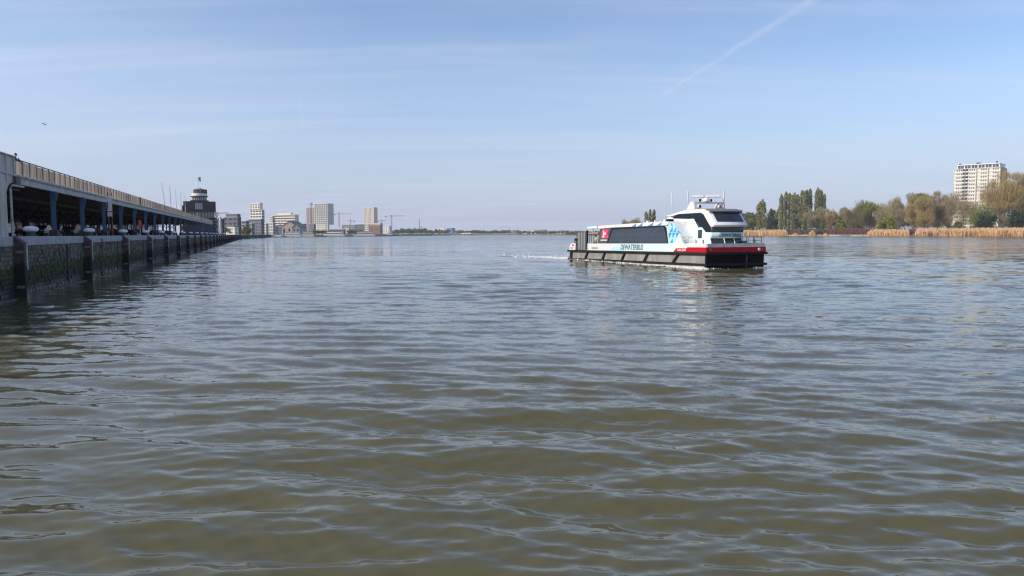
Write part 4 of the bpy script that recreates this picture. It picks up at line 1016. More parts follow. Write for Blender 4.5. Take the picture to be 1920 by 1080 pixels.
# ---- reeds and undergrowth
def reedbed(name, a, b_, d0, d1, h, m, label, dens=1.0, wd=.13, jitter=.5, tilt=.12, zb=None, clump=0):
    g = np.random.default_rng(int(a)); Ym = yshore((a + b_) / 2); width = (b_ - a) * mpp(Ym); n = int(dens * width * (d1 - d0) * 4.2)
    px = g.uniform(a, b_, n); dd = g.uniform(d0, d1, n)
    e = np.minimum((px - a), (b_ - px)) / 5.0; hs = np.clip(e, .25, 1) ** .5
    P = np.zeros((n, 3)); 
    for i in range(n):
        Y = yshore(px[i]) + dd[i] + 2.2 * math.sin(px[i] * .09); q = at(px[i], Y); P[i] = (q.x, Y, np.interp(dd[i], [o[0] for o in offs[:6]], [o[1] for o in offs[:6]]) - .1)
    H = h * hs * g.uniform(.7, 1.1, n) * (1 - clump * .4 * (np.sin(px * .55) * np.sin(px * 1.3 + 2) > .35))
    d = g.normal(0, tilt, (n, 3)); d[:, 2] = 1; d /= np.linalg.norm(d, axis=1, keepdims=True)
    s = rv(g, n); s[:, 2] = 0; s /= np.linalg.norm(s, axis=1, keepdims=True) + 1e-6; w = wd * g.uniform(.6, 1.4, (n, 1))
    V = np.stack([P - s * w, P + s * w, P + d * H[:, None] + s * w * 1.3, P + d * H[:, None] - s * w * 1.3], 1).reshape(-1, 3)
    npmesh(name, V, np.arange(len(V)).reshape(-1, 4), m, None, tint=g.random(n), kind='stuff', label=label)
reedbed('reed_bed', 1380, 1477, 2, 18, 4.2, 'reed', 'dry tan reeds right of the ferry bow', 1.5, .16)
reedbed('reed_bed', 1487, 1496, 2, 8, 2.6, 'reed', 'tiny reed tuft left of the poplar shore', 1.5)
reedbed('reed_bed', 1517, 1529, 2, 10, 4.4, 'reed', 'small round tuft of reeds below the poplar row', 1.8)
reedbed('reed_bed', 1544, 1551, 2, 8, 2.8, 'reed', 'small low reed tuft at the stony shore', 1.8)
reedbed('reed_bed', 1626, 1706, 2, 18, 3.8, 'reed', 'middle bed of dry tan reeds below the lime bush', 1.8, clump=1)
reedbed('reed_bed', 1716, 2060, 2, 18, 4.4, 'reed', 'long bed of dry tan reeds at the right', 1.8, clump=1)
reedbed('undergrowth', 1550, 1640, 12, 30, 4.2, 'twig_red', 'reddish-purple bare undergrowth above the stony shore', 1.0, .12, tilt=.35)
reedbed('undergrowth', 1480, 1503, 10, 24, 4.0, 'twig_red', 'small patch of reddish undergrowth by the olive shrubs', 1.0, .12, tilt=.35)
reedbed('undergrowth', 1640, 2060, 16, 34, 3.2, 'twig_red', 'reddish undergrowth strip behind the reed beds', .7, .12, tilt=.35)
reedbed('undergrowth', 1390, 1550, 14, 34, 4.0, 'shrub_green', 'olive scrub along the bank below the poplars', .8, .25, tilt=.4)
reedbed('undergrowth', 1060, 1390, 8, 30, 3.5, 'shrub_green', 'distant olive scrub along the bank behind the ferry', .35, .35, tilt=.4)
# stones on the shore
g = np.random.default_rng(5); b = MB()
for i in range(420):
    px = g.uniform(1478, 1630); dd = g.uniform(-3, 9); Y = yshore(px) + dd; p = at(px, Y, np.interp(dd, [o[0] for o in offs[:6]], [o[1] for o in offs[:6]])); s = g.uniform(.25, .8)
    k = len(b.v); o8 = [(-1, -1, -1), (1, -1, -1), (1, 1, -1), (-1, 1, -1), (-.7, -.7, 1), (.7, -.6, .8), (.6, .7, 1), (-.7, .6, .9)]
    b.quadbox([(p.x + a * s * g.uniform(.7, 1.2), p.y + c * s * g.uniform(.7, 1.2), p.z + e * s * .5) for a, c, e in o8])
b.build('shore_stones', 'grey_beige', None, kind='stuff', label='grey rubble stones along the shore below the poplars')
p = at(1516, 735); r = empty('shore_sign', (p.x, 735, 2), label='small white sign board on the bank below the poplars', cat='sign')
MB().box(-.1, .1, -.1, .1, 0, 5.5).build('post', 'offwhite', r); MB().box(-1.1, 1.1, -.18, -.11, 4.2, 5.9).build('board', 'white', r)

# right tower block
def white_block():
    X, Yc, W, D, ang = corner_box(1784, 1870.6, 1883, 660, 44)
    z1 = zat(1870.6, 313.5, 660); r = empty('tower_block', (X, Yc, 0), ang, label='white slab tower block with penthouse rising behind the right bank trees', cat='building')
    MB().box(.15, W - .15, -D + .15, -.4, ZG, z1).build('core', 'cream', r)
    MB().box(-.02, .14, -D, -.05, ZG, z1 + .2).build('end_wall', 'pale_brick', r)
    MB().box(W - .14, W + .15, -D, .1, ZG, z1 + .4).build('end_fin', 'warm_white', r)
    fh = 3.22; nf = int((z1 - ZG) / fh); bays = 4; bw = W / bays
    panel = MB().box(.05, bw - .05, -.4, -.10, 0, 1.35).mesh('spandrel'); panel.materials.append(M['warm_white'])
    win = MB().box(0, .95, -.42, -.30, 0, 1.25).mesh('window'); win.materials.append(M['glass_mid'])
    pi_ = MB().box(0, .5, -.4, -.16, 0, fh - 1.35).mesh('pier'); pi_.materials.append(M['cream'])
    balc = MB().box(0, 1.9, -.1, .75, 0, 1.0).mesh('balcony'); balc.materials.append(M['offwhite'])
    dark = MB().box(0, 1.9, -.42, -.36, 0, 2.0).mesh('balcony_door'); dark.materials.append(M['glass_dark'])
    for f in range(nf):
        z = z1 - (f + 1) * fh
        for k in range(bays):
            x = k * bw
            o = link('spandrel', panel, r); o.location = (x, 0, z)
            q = (1.4, 3.1, 4.8) if k != 3 else (2.6, 4.3, 6.0)
            for xx in q:
                if xx + 1.2 > bw: continue
                o = link('window', win, r); o.location = (x + xx, -.0, z + 1.42); 
            if k in (2, 3):
                o = link('balcony_door', dark, r); o.location = (x + (.3 if k == 3 else bw - 2.3), .01, z + 1.0)
                o = link('balcony', balc, r); o.location = (x + (.3 if k == 3 else bw - 2.3), -.02, z + .05)
    for k in range(1, bays): MB().box(k * bw - .28, k * bw + .28, -.5, .25, ZG, z1 + .1).build('vertical_fin', 'mid_grey', r)
    MB().box(0, W, -D, .1, z1, z1 + .45).build('roof_slab', 'warm_white', r)
    MB().box(1.2, W - 2.6, -D + 1.5, -1.2, z1 + .45, z1 + 3.3).build('penthouse', 'glass_mid', r)
    for i in range(13): x = 1.2 + (W - 3.8) * i / 12; MB().box(x - (.35 if i % 2 == 0 else .12), x + (.35 if i % 2 == 0 else .12), -1.25, -.95, z1 + .45, z1 + 3.3).build('penthouse_pier', 'white', r)
    MB().box(.9, W - 2.2, -D + 1.2, -.5, z1 + 3.3, z1 + 4.1).build('penthouse_roof', 'white', r)
    for x, w_, h in ((3, 1.2, 1.6), (W * .45, 3.0, 1.3), (W - 4.5, 1.3, 1.3)): MB().box(x, x + w_, -5, -3, z1 + 4.1, z1 + 4.1 + h).build('roof_unit', 'darksteel', r)
white_block()
tower('apartment_block', 1895, 1912, 1990, 378, 690, 50, 'brown brick apartment building at the right edge behind trees', 'brown_brick', 'glass_dark', bay=4, pier=2.2, band=1.6)
tower('far_building', 1818, 1846, 1850, 423, 650, 25, 'low white house glimpsed between trunks under the evergreen', 'warm_white', 'glass_mid', pier=2, bay=5, band=2)
p = at(1905, 600); r = empty('parapet_wall', (p.x, 600, ZG), 0, label='low pale wall on the bank at the right edge', cat='wall')
for i in range(8): MB().box(-14 + i * 5, -9.06 + i * 5, 0, .5, 0, 2.6).build('wall_panel', 'offwhite', r)

# ------------------------------------------------------------------ moored and distant boats
def ship(a, b_, Y, decks, label, hullm='offwhite', bow=-1, cabm='white', h=2.2, dk=2.3, house=(.12, .9), name='moored_ship'):
    A = at(a, Y); B = at(b_, Y); L = (B - A).length; r = empty(name, (A + B) / 2, math.atan2(B.y - A.y, B.x - A.x), label=label, cat='boat', group='boats moored at the far quay')
    x0, x1 = -L / 2, L / 2; w = max(2.5, min(6, L * .12))
    def hull(pts, z0, z1):
        m = MB(); n = len(pts); m.v = [(x, y * .85, z0) for x, y in pts] + [(x, y, z1) for x, y in pts]
        m.f = [tuple(reversed(range(n))), tuple(range(n, 2 * n))] + [(i, (i + 1) % n, n + (i + 1) % n, n + i) for i in range(n)]; m.m = [0] * len(m.f); return m
    tipx = x0 if bow < 0 else x1; e = -bow
    sh = [(tipx, 0), (tipx + e * L * .05, w * .6), (tipx + e * L * .13, w), (-tipx, w * .9), (-tipx, -w * .9), (tipx + e * L * .13, -w), (tipx + e * L * .05, -w * .6)]
    hull(sh, -.5, h).build('hull', hullm, r)
    hull([(x * 1.002, y * 1.01) for x, y in sh], -.5, .35).build('boot_stripe', 'navy', r)
    z = h
    for d in range(decks):
        t0, t1 = house; t0 += .04 * d; t1 -= .05 * d
        if bow > 0: t0, t1 = 1 - t1, 1 - t0
        xa, xb = x0 + L * t0, x0 + L * t1; ww = w * (.82 - .06 * d)
        MB().box(xa, xb, -ww, ww, z, z + dk * .35).build('cabin', cabm, r); MB().box(xa + .3, xb - .3, -ww + .06, ww - .06, z + dk * .35, z + dk * .8).build('window_band', 'glass_dark', r)
        bb = MB(); n = max(3, int((xb - xa) / 2.5))
        for i in range(n + 1): x = xa + .3 + (xb - xa - .6) * i / n; bb.box(x - .15, x + .15, -ww, ww, z + dk * .35, z + dk * .8)
        bb.build('window_post', cabm, r, kind='stuff')
        MB().box(xa - .4, xb + .4, -ww - .25, ww + .25, z + dk * .8, z + dk * .92).build('deck_roof', cabm, r); z += dk * .92
    return r
ship(512, 530, 785, 1, 'low white launch leftmost at the end of the quay wall', h=1.6, house=(.3, .85))
ship(528, 549, 790, 1, 'white motor yacht with dark midship door right of the launch', h=2.0, house=(.1, .7))
ship(530, 566, 803, 2, 'two-decked white excursion ship behind the yacht', h=2.0)
ship(565, 590, 820, 2, 'grey-white passenger ship left of the dark barge', h=2.2, cabm='offwhite')
ship(588, 612, 860, 0, 'low dark barge between two passenger ships', 'dark_grey', h=1.6)
ship(607, 647, 890, 2, 'long white river cruise ship with raked bow below the tall wide tower', h=2.6)
ship(646, 663, 960, 0, 'short dark pontoon barge right of the cruise ship', 'dark_grey', h=2.0)
ship(660, 703, 985, 2, 'long pale river cruise ship below the cream tower', h=2.4, cabm='offwhite', house=(.2, .97))
ship(700, 738, 1060, 1, 'dark-hulled cargo barge with white wheelhouse at its right end', 'dark_grey', h=2.0, house=(.03, .3) if False else (.72, .95))
ship(736, 768, 1200, 1, 'blue-grey barge right of the dark-hulled cargo barge', 'slate', h=2.4, house=(.1, .5))
ship(764, 812, 1330, 0, 'very long low dark barge on the far bend', 'dark_grey', h=2.6)
ship(808, 845, 1480, 0, 'low dark barge at the right end of the moored row', 'dark_grey', h=2.2)
for px, l in ((770, 'white silo-like wheelhouse tower on the far shore, left one'), (804, 'white silo-like wheelhouse tower on the far shore, right one')):
    p = at(px, 1700); r = empty('silo', (p.x, p.y, 2.5), label=l, cat='silo'); MB().lathe([(1.8, 0), (1.8, 6.5), (1.2, 7.5)], seg=10).build('tank', 'white', r)
# tall white post on the far quay
p = Q_(395, 6, ZG); r = empty('lamp_column', p, label='tall white column on the far quay among young trees', cat='column'); MB().lathe([(.5, 0), (.45, 8.6)], seg=8).build('shaft', 'warm_white', r); MB().lathe([(.5, 8.6), (.3, 9.0)], seg=8).build('head', 'mid_grey', r)
for k in range(7):
    u = 335 + 30 * k; r = qroot('lamp_post', u, 4, ZG, label='slim lamp post on the open far quay, %s beyond the shed' % ORD[k], cat='lamp post', group='lamp posts on the far quay')
    MB().tube([(0, 0, 0), (0, 0, 7)], [.09, .05], 6).build('pole', 'offwhite', r); MB().box(-.5, .1, -.1, .1, 6.95, 7.1).build('lamp_head', 'mid_grey', r)
b = MB()

# ------------------------------------------------------------------ people
def skin_mesh(name, chains, m, parent, sub=1):
    """chains: list of [(x,y,z,r),...]; first point of later chains may equal an earlier point"""
    pts = []; rad = []; ed = []; key = {}
    for ch in chains:
        prev = None
        for x, y, z, r_ in ch:
            k_ = (round(x, 4), round(y, 4), round(z, 4))
            if k_ not in key: key[k_] = len(pts); pts.append((x, y, z)); rad.append(r_)
            if prev is not None and prev != key[k_]: ed.append((prev, key[k_]))
            prev = key[k_]
    me = bpy.data.meshes.new(name); me.from_pydata(pts, ed, []); o = bpy.data.objects.new(name, me); C.objects.link(o)
    md = o.modifiers.new('skin', 'SKIN'); me.skin_vertices or None
    for i, sv_ in enumerate(me.skin_vertices[0].data): sv_.radius = (rad[i], rad[i]); sv_.use_root = (i == 0)
    o.modifiers.new('sub', 'SUBSURF').levels = sub; o.modifiers['sub'].render_levels = sub
    dg = bpy.context.evaluated_depsgraph_get(); m2 = bpy.data.meshes.new_from_object(o.evaluated_get(dg)); bpy.data.objects.remove(o)
    m2.name = name; m2.materials.clear(); m2.materials.append(M[m]); m2.polygons.foreach_set('use_smooth', [True] * len(m2.polygons))
    return link(name, m2, parent)
paint('skin', (.55, .36, .27), .6); paint('cloth_black', (.025, .025, .03), .9); paint('cloth_navy', (.04, .05, .09), .9); paint('hair_dark', (.04, .03, .02), .8); paint('hivis', (.62, .75, .12), .7)
def person(loc, rz, label, jacket='cloth_black', trousers='cloth_navy', lean=0.0, arms='down', vest=None):
    r = empty('person', loc, rz, label=label, cat='person')
    # facing +x
    hp = (0, 0, .95); l = lean
    sh = (l * .5, 0, 1.42); nk = (l * .58, 0, 1.52); hd = (l * .68 + .02, 0, 1.64)
    def arm(s):
        a0 = (sh[0], s * .19, 1.40, .065)
        if arms == 'rail': el = (sh[0] + .24, s * .27, 1.14, .05); ha = (sh[0] + .42, s * .10, 1.22, .035)
        elif arms == 'chin': el = (sh[0] + .26, s * .22, 1.14, .05); ha = ((sh[0] + .22, s * .05, 1.44, .035) if s > 0 else (sh[0] + .42, s * .05, 1.16, .035))
        else: el = (sh[0] - .02, s * .25, 1.13, .048); ha = (sh[0] + .08, s * .25, .88, .034)
        return a0, el, ha
    body = [[(0, 0, .95, .13), (l * .25, 0, 1.15, .12), (*sh, .13), (*nk, .055), (*hd, .092), (hd[0] + .005, 0, 1.73, .075)]]
    for s in (-1, 1):
        a0, el, ha = arm(s); body.append([(*sh, .13), a0, el, ha])
        d = (Vector(ha[:3]) - Vector(el[:3])).normalized()
        side = Vector((0, 1, 0))
        for q, ln in ((-.022, .075), (-.008, .085), (.008, .08), (.022, .065)):
            p0 = Vector(ha[:3]) + d * .03 + side * q; p1 = p0 + d * ln * .6; p2 = p1 + (d * .5 + Vector((0, 0, -.5))) * ln * .6
            body.append([ha, (*p0, .011), (*p1, .009), (*p2, .008)])
        th = Vector(ha[:3]) + Vector((0, -s * .035, .01)); body.append([ha, (*th, .011), (*(th + d * .04), .009)])
        body.append([(0, 0, .95, .13), (0, s * .09, .88, .085), (.02, s * .10, .50, .06), (-.01, s * .11, .09, .042), (.13, s * .12, .045, .038)])
    skin_mesh('body', body, 'skin', r)
    jk = [[(0, 0, .93, .155), (l * .25, 0, 1.15, .145), (*sh, .15), (nk[0], 0, 1.49, .075)]]
    for s in (-1, 1):
        a0, el, ha = arm(s); e2 = tuple(el[i] + (ha[i] - el[i]) * .85 for i in range(3)); jk.append([(*sh, .15), (*a0[:3], .085), (*el[:3], .066), (*e2, .048)])
    skin_mesh('jacket', jk, jacket, r)
    if vest: skin_mesh('vest', [[(0, 0, .95, .17), (l * .25, 0, 1.15, .16), (sh[0], 0, 1.38, .165)]], vest, r)
    tro = [[(0, 0, .95, .145)]]
    tro = [[(0, 0, .95, .145), (0, s * .09, .86, .10), (.02, s * .10, .50, .075), (-.01, s * .11, .10, .062)] for s in (-1, 1)]
    skin_mesh('trousers', tro, trousers, r)
    MB().lathe([(.02, -.02), (.085, .0), (.098, .05), (.085, .10), (.04, .135)], (hd[0] - .015, 0, 1.665), 12).build('hair', 'hair_dark', r, smooth=True)
    for s in (-1, 1):
        MB().box(-.10, .15, s * .11 - .045, s * .11 + .045, 0, .08).build('shoe', 'cloth_black', r, bevel=.02)
        MB().lathe([(.004, -.012), (.012, 0), (.004, .012)], (hd[0] + .082, s * .032, 1.65), 6).build('eye', 'cloth_black', r)
    MB().prism([(hd[0] + .08, 1.64), (hd[0] + .115, 1.60), (hd[0] + .08, 1.59)], -.013, .013).build('nose', 'skin', r)
    MB().box(hd[0] + .075, hd[0] + .088, -.022, .022, 1.562, 1.569).build('mouth', 'red', r)
    return r
p = Q_(62.3, VC + .42, 7.60); person(p, math.atan2(-nq.y, -nq.x), 'person in a dark jacket leaning on the shed terrace balustrade', lean=.30, arms='chin')

# ------------------------------------------------------------------ the ferry
def ferry():
    a = R(19.9); corner = Vector((17.2, 66.1, 0)); aft = Vector((-math.sin(a), math.cos(a), 0)); port = Vector((math.cos(a), math.sin(a), 0))
    HB = 3.17
    r = empty('passenger_ferry', corner + aft * 15 + port * HB + Vector((0, 0, .162)), math.atan2(-math.cos(a), math.sin(a)),
              label='white, cyan and red catamaran passenger ferry crossing the river', cat='ferry')
    r.rotation_euler = (0, -.0112, math.atan2(-math.cos(a), math.sin(a)))
    paint('hull_grey', (.33, .325, .31), .6, var=.3, vscale=1.1, stretch=(1, 1, .25), col2=(.20, .19, .175), bump=.15); paint('hull_black', (.008, .008, .009), .8, spec=.12); paint('rubber', (.022, .022, .024), .8, spec=.2, var=.3, vscale=2)
    paint('boat_white', (.79, .80, .80), .3, coat=.3, var=.10, vscale=1.3, stretch=(1, 1, .25)); paint('boat_cream', (.74, .69, .60), .4, var=.35, vscale=1.5, stretch=(1, 1, .3)); paint('boat_cyan', (.45, .80, .88), .3, coat=.3); paint('boat_mint', (.58, .80, .80), .3, coat=.3)
    paint('pale_cyan', (.68, .86, .89), .3, coat=.3); paint('boat_blue', (.04, .24, .56), .4); paint('boat_cyan2', (.42, .72, .88), .4); paint('boat_dark', (.075, .085, .10), .4); paint('deep_red', (.46, .006, .018), .5, spec=.2); paint('visor', (.16, .165, .175), .45)
    paint('text_dark', (.03, .09, .12), .5); paint('logo_red', (.72, .06, .16), .45); paint('gate_grey', (.30, .30, .29), .5); paint('sail_blue', (.05, .30, .62), .4)
    paint('mauve_white', (.78, .77, .82), .3, coat=.3); paint('seat_blue', (.05, .09, .2), .8); paint('wood_tan', (.55, .33, .18), .6); paint('mid_light', (.50, .51, .50), .5); paint('teak', (.35, .33, .30), .8)
    # tinted see-through glass
    m = bpy.data.materials.new('tinted glass'); m.use_nodes = True; t = m.node_tree; t.nodes.remove(t.nodes['Principled BSDF'])
    tp = N(t, 'ShaderNodeBsdfTransparent'); tp.inputs[0].default_value = (.36, .43, .50, 1); gl = N(t, 'ShaderNodeBsdfGlossy'); gl.inputs['Roughness'].default_value = .03; gl.inputs[0].default_value = (.85, .92, 1, 1)
    fr = N(t, 'ShaderNodeFresnel'); fr.inputs[0].default_value = 2.3; ms = N(t, 'ShaderNodeMixShader'); t.links.new(fr.outputs[0], ms.inputs[0]); t.links.new(tp.outputs[0], ms.inputs[1]); t.links.new(gl.outputs[0], ms.inputs[2])
    df = N(t, 'ShaderNodeBsdfDiffuse'); df.inputs[0].default_value = (.22, .29, .40, 1); m3 = N(t, 'ShaderNodeMixShader'); m3.inputs[0].default_value = .26; t.links.new(ms.outputs[0], m3.inputs[1]); t.links.new(df.outputs[0], m3.inputs[2])
    t.links.new(m3.outputs[0], t.nodes['Material Output'].inputs['Surface']); M['tinted'] = m
    X = lambda s: 15 - s
    def side(poly, y0, y1): return MB().prism([(X(s), z) for s, z in poly], y0, y1)
    # hulls
    for sg in (-1, 1):
        y0, y1 = (-HB + .08, -1.45) if sg < 0 else (1.45, HB - .08)
        b = MB().prism([(X(29.2), -1.1), (X(.9), -1.1), (X(.35), -.2), (X(.28), .96), (X(29.4), .96)], y0, y1)
        b.build('hull', 'hull_grey', r)
        MB().prism([(X(29.1), -1.08), (X(.86), -1.08), (X(.40), -.06), (X(29.25), -.06)], min(sg * (HB - .06), sg * (HB - .12)), max(sg * (HB - .06), sg * (HB - .12))).build('boot_stripe', 'boat_cream', r)
        MB().prism([(X(.30), -1.1), (X(.27), .96), (X(.06), .96), (X(.16), -1.1)], y0 + .01 if sg < 0 else y0, y1 if sg < 0 else y1 - .01).build('bow_plate', 'hull_black', r)
    MB().box(X(29.3), X(1.1), -1.46, 1.46, .35, .95).build('tunnel_top', 'hull_black', r)
    MB().box(X(1.1), X(.55), -1.46, 1.46, -.35, .95).build('tunnel_front', 'hull_black', r)
    MB().box(X(29.4), X(.1), -HB + .1, HB - .1, .962, 1.14).build('deck', 'teak', r)
    # rails
    for nm, z0, z1, pr in (('rub_rail', .93, 1.15, .13), ('lower_rub_rail', -.05, .15, .09)):
        for sg in (-1, 1):
            y = sg * HB; MB().box(X(29.6), X(-.05), min(y - sg * .12, y + sg * pr), max(y - sg * .12, y + sg * pr), z0, z1).build(nm, 'rubber', r, bevel=.03)
        MB().box(X(.12), X(-.18), -HB - pr - .01, HB + pr + .01, z0 - .003, z1 + .003).build(nm, 'rubber', r, bevel=.03)
        MB().box(X(29.75), X(29.5), -HB - pr - .01, HB + pr + .01, z0 - .003, z1 + .003).build(nm, 'rubber', r, bevel=.03)
    for sg in (-1, 1):
        ya, yb = sorted((sg * (HB - .10), sg * (HB + .07)))
        for st_, sb in ((4.54, 5.40), (10.14, 10.85), (14.99, 15.64), (19.62, 20.23), (24.08, 24.75), (28.75, 28.9)):
            w = .33 if st_ < 28 else .6
            MB().prism([(X(st_ + w / 2), .925), (X(st_ - w / 2), .925), (X(sb - w / 2), .16), (X(sb + w / 2), .16)], ya, yb).build('fender_strake', 'rubber', r)
    # bulwarks
    def rounded(s0, s1, z0, z1, rr=.25):
        return [(s0, z0), (s0, z1 - rr), (s0 - rr * .3, z1 - rr * .3), (s0 - rr, z1), (s1, z1), (s1, z0)]
    for sg in (-1, 1):
        ya, yb = sorted((sg * (HB - .10), sg * HB))
        side(rounded(24.5, 3.0, 1.151, 1.94, .3), ya, yb).build('bulwark', 'boat_white', r)
        side([(3.0, 1.151), (3.0, 1.97), (2.8, 2.0), (.10, 1.92), (-.02, 1.60), (-.02, 1.151)], ya, yb).build('bow_bulwark', 'boat_white', r)
        side([(29.35, 1.151), (29.2, 1.7), (28.8, 1.95), (27.7, 1.98), (27.5, 1.8), (27.6, 1.151)], ya, yb).build('stern_bulwark', 'boat_white', r)
        e0, e1 = sorted((sg * (HB + .004), sg * (HB + .001)))
        side([(18.3, 1.155), (17.2, 1.93), (6.0, 1.93), (5.2, 1.2), (5.2, 1.155)], e0, e1).build('cyan_stripe', 'pale_cyan', r)
        side([(18.3, 1.155), (17.8, 1.55), (15.6, 1.55), (15.3, 1.155)], *sorted((sg * (HB + .008), sg * (HB + .005)))).build('cyan_block', 'boat_cyan', r)
        side([(5.35, 1.16), (4.85, 1.50), (3.02, 1.50), (3.02, 1.16)], *sorted((sg * (HB + .012), sg * (HB + .005)))).build('name_panel', 'deep_red', r)
        side([(3.02, 1.155), (3.02, 1.60), (-.03, 1.60), (-.03, 1.155)], *sorted((sg * (HB + .018), sg * (HB + .002)))).build('red_stripe', 'deep_red', r)
        side([(23.0, 1.30), (23.0, 1.52), (21.4, 1.52), (21.4, 1.30)], *sorted((sg * (HB + .012), sg * (HB + .003)))).build('vent_grille', 'teak', r)
        side([(28.95, 1.25), (28.95, 1.5), (28.2, 1.5), (28.2, 1.25)], *sorted((sg * (HB + .012), sg * (HB + .003)))).build('vent_grille', 'teak', r)
        side([(28.6, 1.62), (28.5, 1.84), (27.9, 1.84), (27.9, 1.62)], *sorted((sg * (HB + .012), sg * (HB + .003)))).build('small_red_sign', 'logo_red', r)
    MB().box(X(.10), X(-.02), -HB + .101, HB - .101, 1.60, 1.93).build('bow_bulwark', 'boat_cream', r)
    MB().box(X(.10), X(-.035), -HB - .02, HB + .02, 1.151, 1.598).build('red_stripe', 'deep_red', r)
    MB().box(X(29.3), X(29.2), -HB + .2, HB - .2, 1.15, 1.9).build('stern_bulwark', 'boat_white', r)
    MB().box(X(3.0), X(.1), -HB + .1, HB - .1, 1.62, 1.70).build('foredeck', 'boat_cream', r)
    for y, m_ in ((-2.75, 'glass_mid'), (2.45, 'white'), (2.8, 'orange')):
        MB().lathe([(.14 if m_ != 'orange' else .05, 0), (.12 if m_ != 'orange' else .05, .06)], seg=12).build('navigation_lamp', m_, r).matrix_local = Matrix.Translation((X(-.035), y, 1.38)) @ Matrix.Rotation(R(90), 4, 'Y')
    # cabin sides
    CB = HB - .07
    for sg in (-1, 1):
        ya, yb = sorted((sg * (CB - .08), sg * CB)); e0, e1 = sorted((sg * (CB + .012), sg * (CB - .02)))
        side([(21.5, 1.94), (21.0, 3.66), (18.05, 3.66), (19.15, 1.94)], ya, yb).build('dark_side_panel', 'boat_dark', r)
        side([(7.1, 3.66), (6.75, 3.45), (6.35, 1.94), (3.85, 1.94), (4.3, 2.7), (5.3, 3.8), (5.95, 4.04), (7.3, 4.04)], ya, yb).build('cabin_cheek', 'pale_cyan', r)
        # frame of window
        side([(18.15, 3.50), (18.05, 3.70), (7.2, 3.70), (7.35, 3.58)], *sorted((sg * (CB + .02), sg * (CB - .06)))).build('window_frame', 'rubber', r)
        side([(19.2, 1.93), (19.15, 2.02), (6.4, 2.02), (6.3, 1.93)], *sorted((sg * (CB + .02), sg * (CB - .06)))).build('window_frame', 'rubber', r)
        side([(19.25, 2.0), (18.15, 3.62), (17.95, 3.62), (19.0, 2.0)], *sorted((sg * (CB + .022), sg * (CB - .062)))).build('window_frame', 'rubber', r)
        side([(7.35, 3.6), (6.9, 3.4), (6.5, 2.0), (6.35, 2.0), (6.72, 3.5), (7.1, 3.7)], *sorted((sg * (CB + .022), sg * (CB - .062)))).build('window_frame', 'rubber', r)
        ms_ = [(19.0, 17.95), (15.75, 15.25), (13.75, 13.45), (11.7, 11.45), (9.55, 9.45), (6.5, 7.15)]
        for i in range(5):
            (b0, t0), (b1, t1) = ms_[i], ms_[i + 1]
            side([(b0 - .03, 2.02), (t0 - .03, 3.58), (t1 + .03, 3.58), (b1 + .03, 2.02)], *sorted((sg * (CB - .01), sg * (CB - .03)))).build('window_pane', 'tinted', r)
        for b0, t0 in ms_[1:5]:
            side([(b0 + .06, 2.02), (t0 + .06, 3.58), (t0 - .06, 3.58), (b0 - .06, 2.02)], *sorted((sg * (CB + .0), sg * (CB - .07)))).build('mullion', 'boat_dark', r)
        # emblem: red swallow-tailed sail with white mark, caption strip
        L0 = CB + .014
        side([(20.75, 2.55), (20.4, 3.52), (18.75, 3.52), (19.2, 3.02), (18.75, 2.55)], *sorted((sg * L0, sg * (CB - .002)))).build('emblem', 'logo_red', r)
        for poly in ([(20.2, 2.68), (20.15, 3.4), (19.95, 3.4), (19.95, 2.68)], [(20.3, 2.62), (20.3, 2.8), (19.85, 2.8), (19.85, 2.62)], [(19.93, 2.95), (19.93, 3.15), (19.45, 3.22), (19.5, 2.9)]):
            side(poly, *sorted((sg * (L0 + .008), sg * (L0 + .001)))).build('emblem_mark', 'white', r)
        side([(20.85, 2.27), (20.85, 2.38), (19.2, 2.38), (19.2, 2.27)], *sorted((sg * L0, sg * (CB - .002)))).build('caption_strip', 'white', r)
        # blue facets
        side([(7.2, 4.03), (6.0, 4.03), (5.3, 3.78), (4.6, 3.1), (5.1, 2.1), (6.3, 2.0), (6.6, 3.3), (6.95, 3.72)], *sorted((sg * (CB + .004), sg * (CB - .003)))).build('cyan_field', 'boat_cyan2', r)
        tris = [[(7.05, 3.66), (6.35, 3.62), (6.45, 4.02)], [(6.15, 3.05), (5.55, 3.60), (5.62, 3.03)], [(5.5, 3.05), (4.95, 3.52), (5.05, 3.03)], [(4.98, 3.0), (4.62, 3.16), (4.45, 2.98)],
                [(6.35, 2.97), (5.72, 2.98), (6.22, 2.42)], [(5.66, 2.97), (5.08, 2.98), (5.6, 2.42)], [(5.02, 2.95), (4.46, 2.95), (4.95, 2.45)], [(6.1, 2.0), (5.5, 2.0), (5.6, 2.4)], [(5.9, 3.66), (5.5, 3.62), (5.9, 3.98)]]
        for tri in tris: side(tri, *sorted((sg * (CB + .008), sg * (CB - .003)))).build('blue_facet', 'sail_blue', r)
        for s0 in (13.0, 11.7, 9.6, 8.0): side([(s0 + .5, 3.72), (s0 - .35, 3.72), (s0 - .55, 4.04)], *sorted((sg * (HB - .02 + .008), sg * (HB - .025)))).build('blue_facet', 'boat_blue' if s0 > 9 else 'sail_blue', r)
    MB().prism([(X(3.85), 1.94), (X(4.3), 2.7), (X(5.3), 3.8), (X(5.95), 4.04), (X(6.1), 3.9), (X(5.4), 3.7), (X(4.45), 2.65), (X(4.0), 1.94)], -CB + .081, CB - .081).build('cabin_front', 'boat_white', r)
    # roof
    ws = HB - .02
    MB().prism([(X(21.3), 3.62), (X(21.6), 3.98), (X(7.3), 4.10), (X(6.0), 4.05), (X(6.6), 3.705), (X(7.3), 3.705), (X(18), 3.705)], -ws, ws).build('cabin_roof', 'boat_white', r)
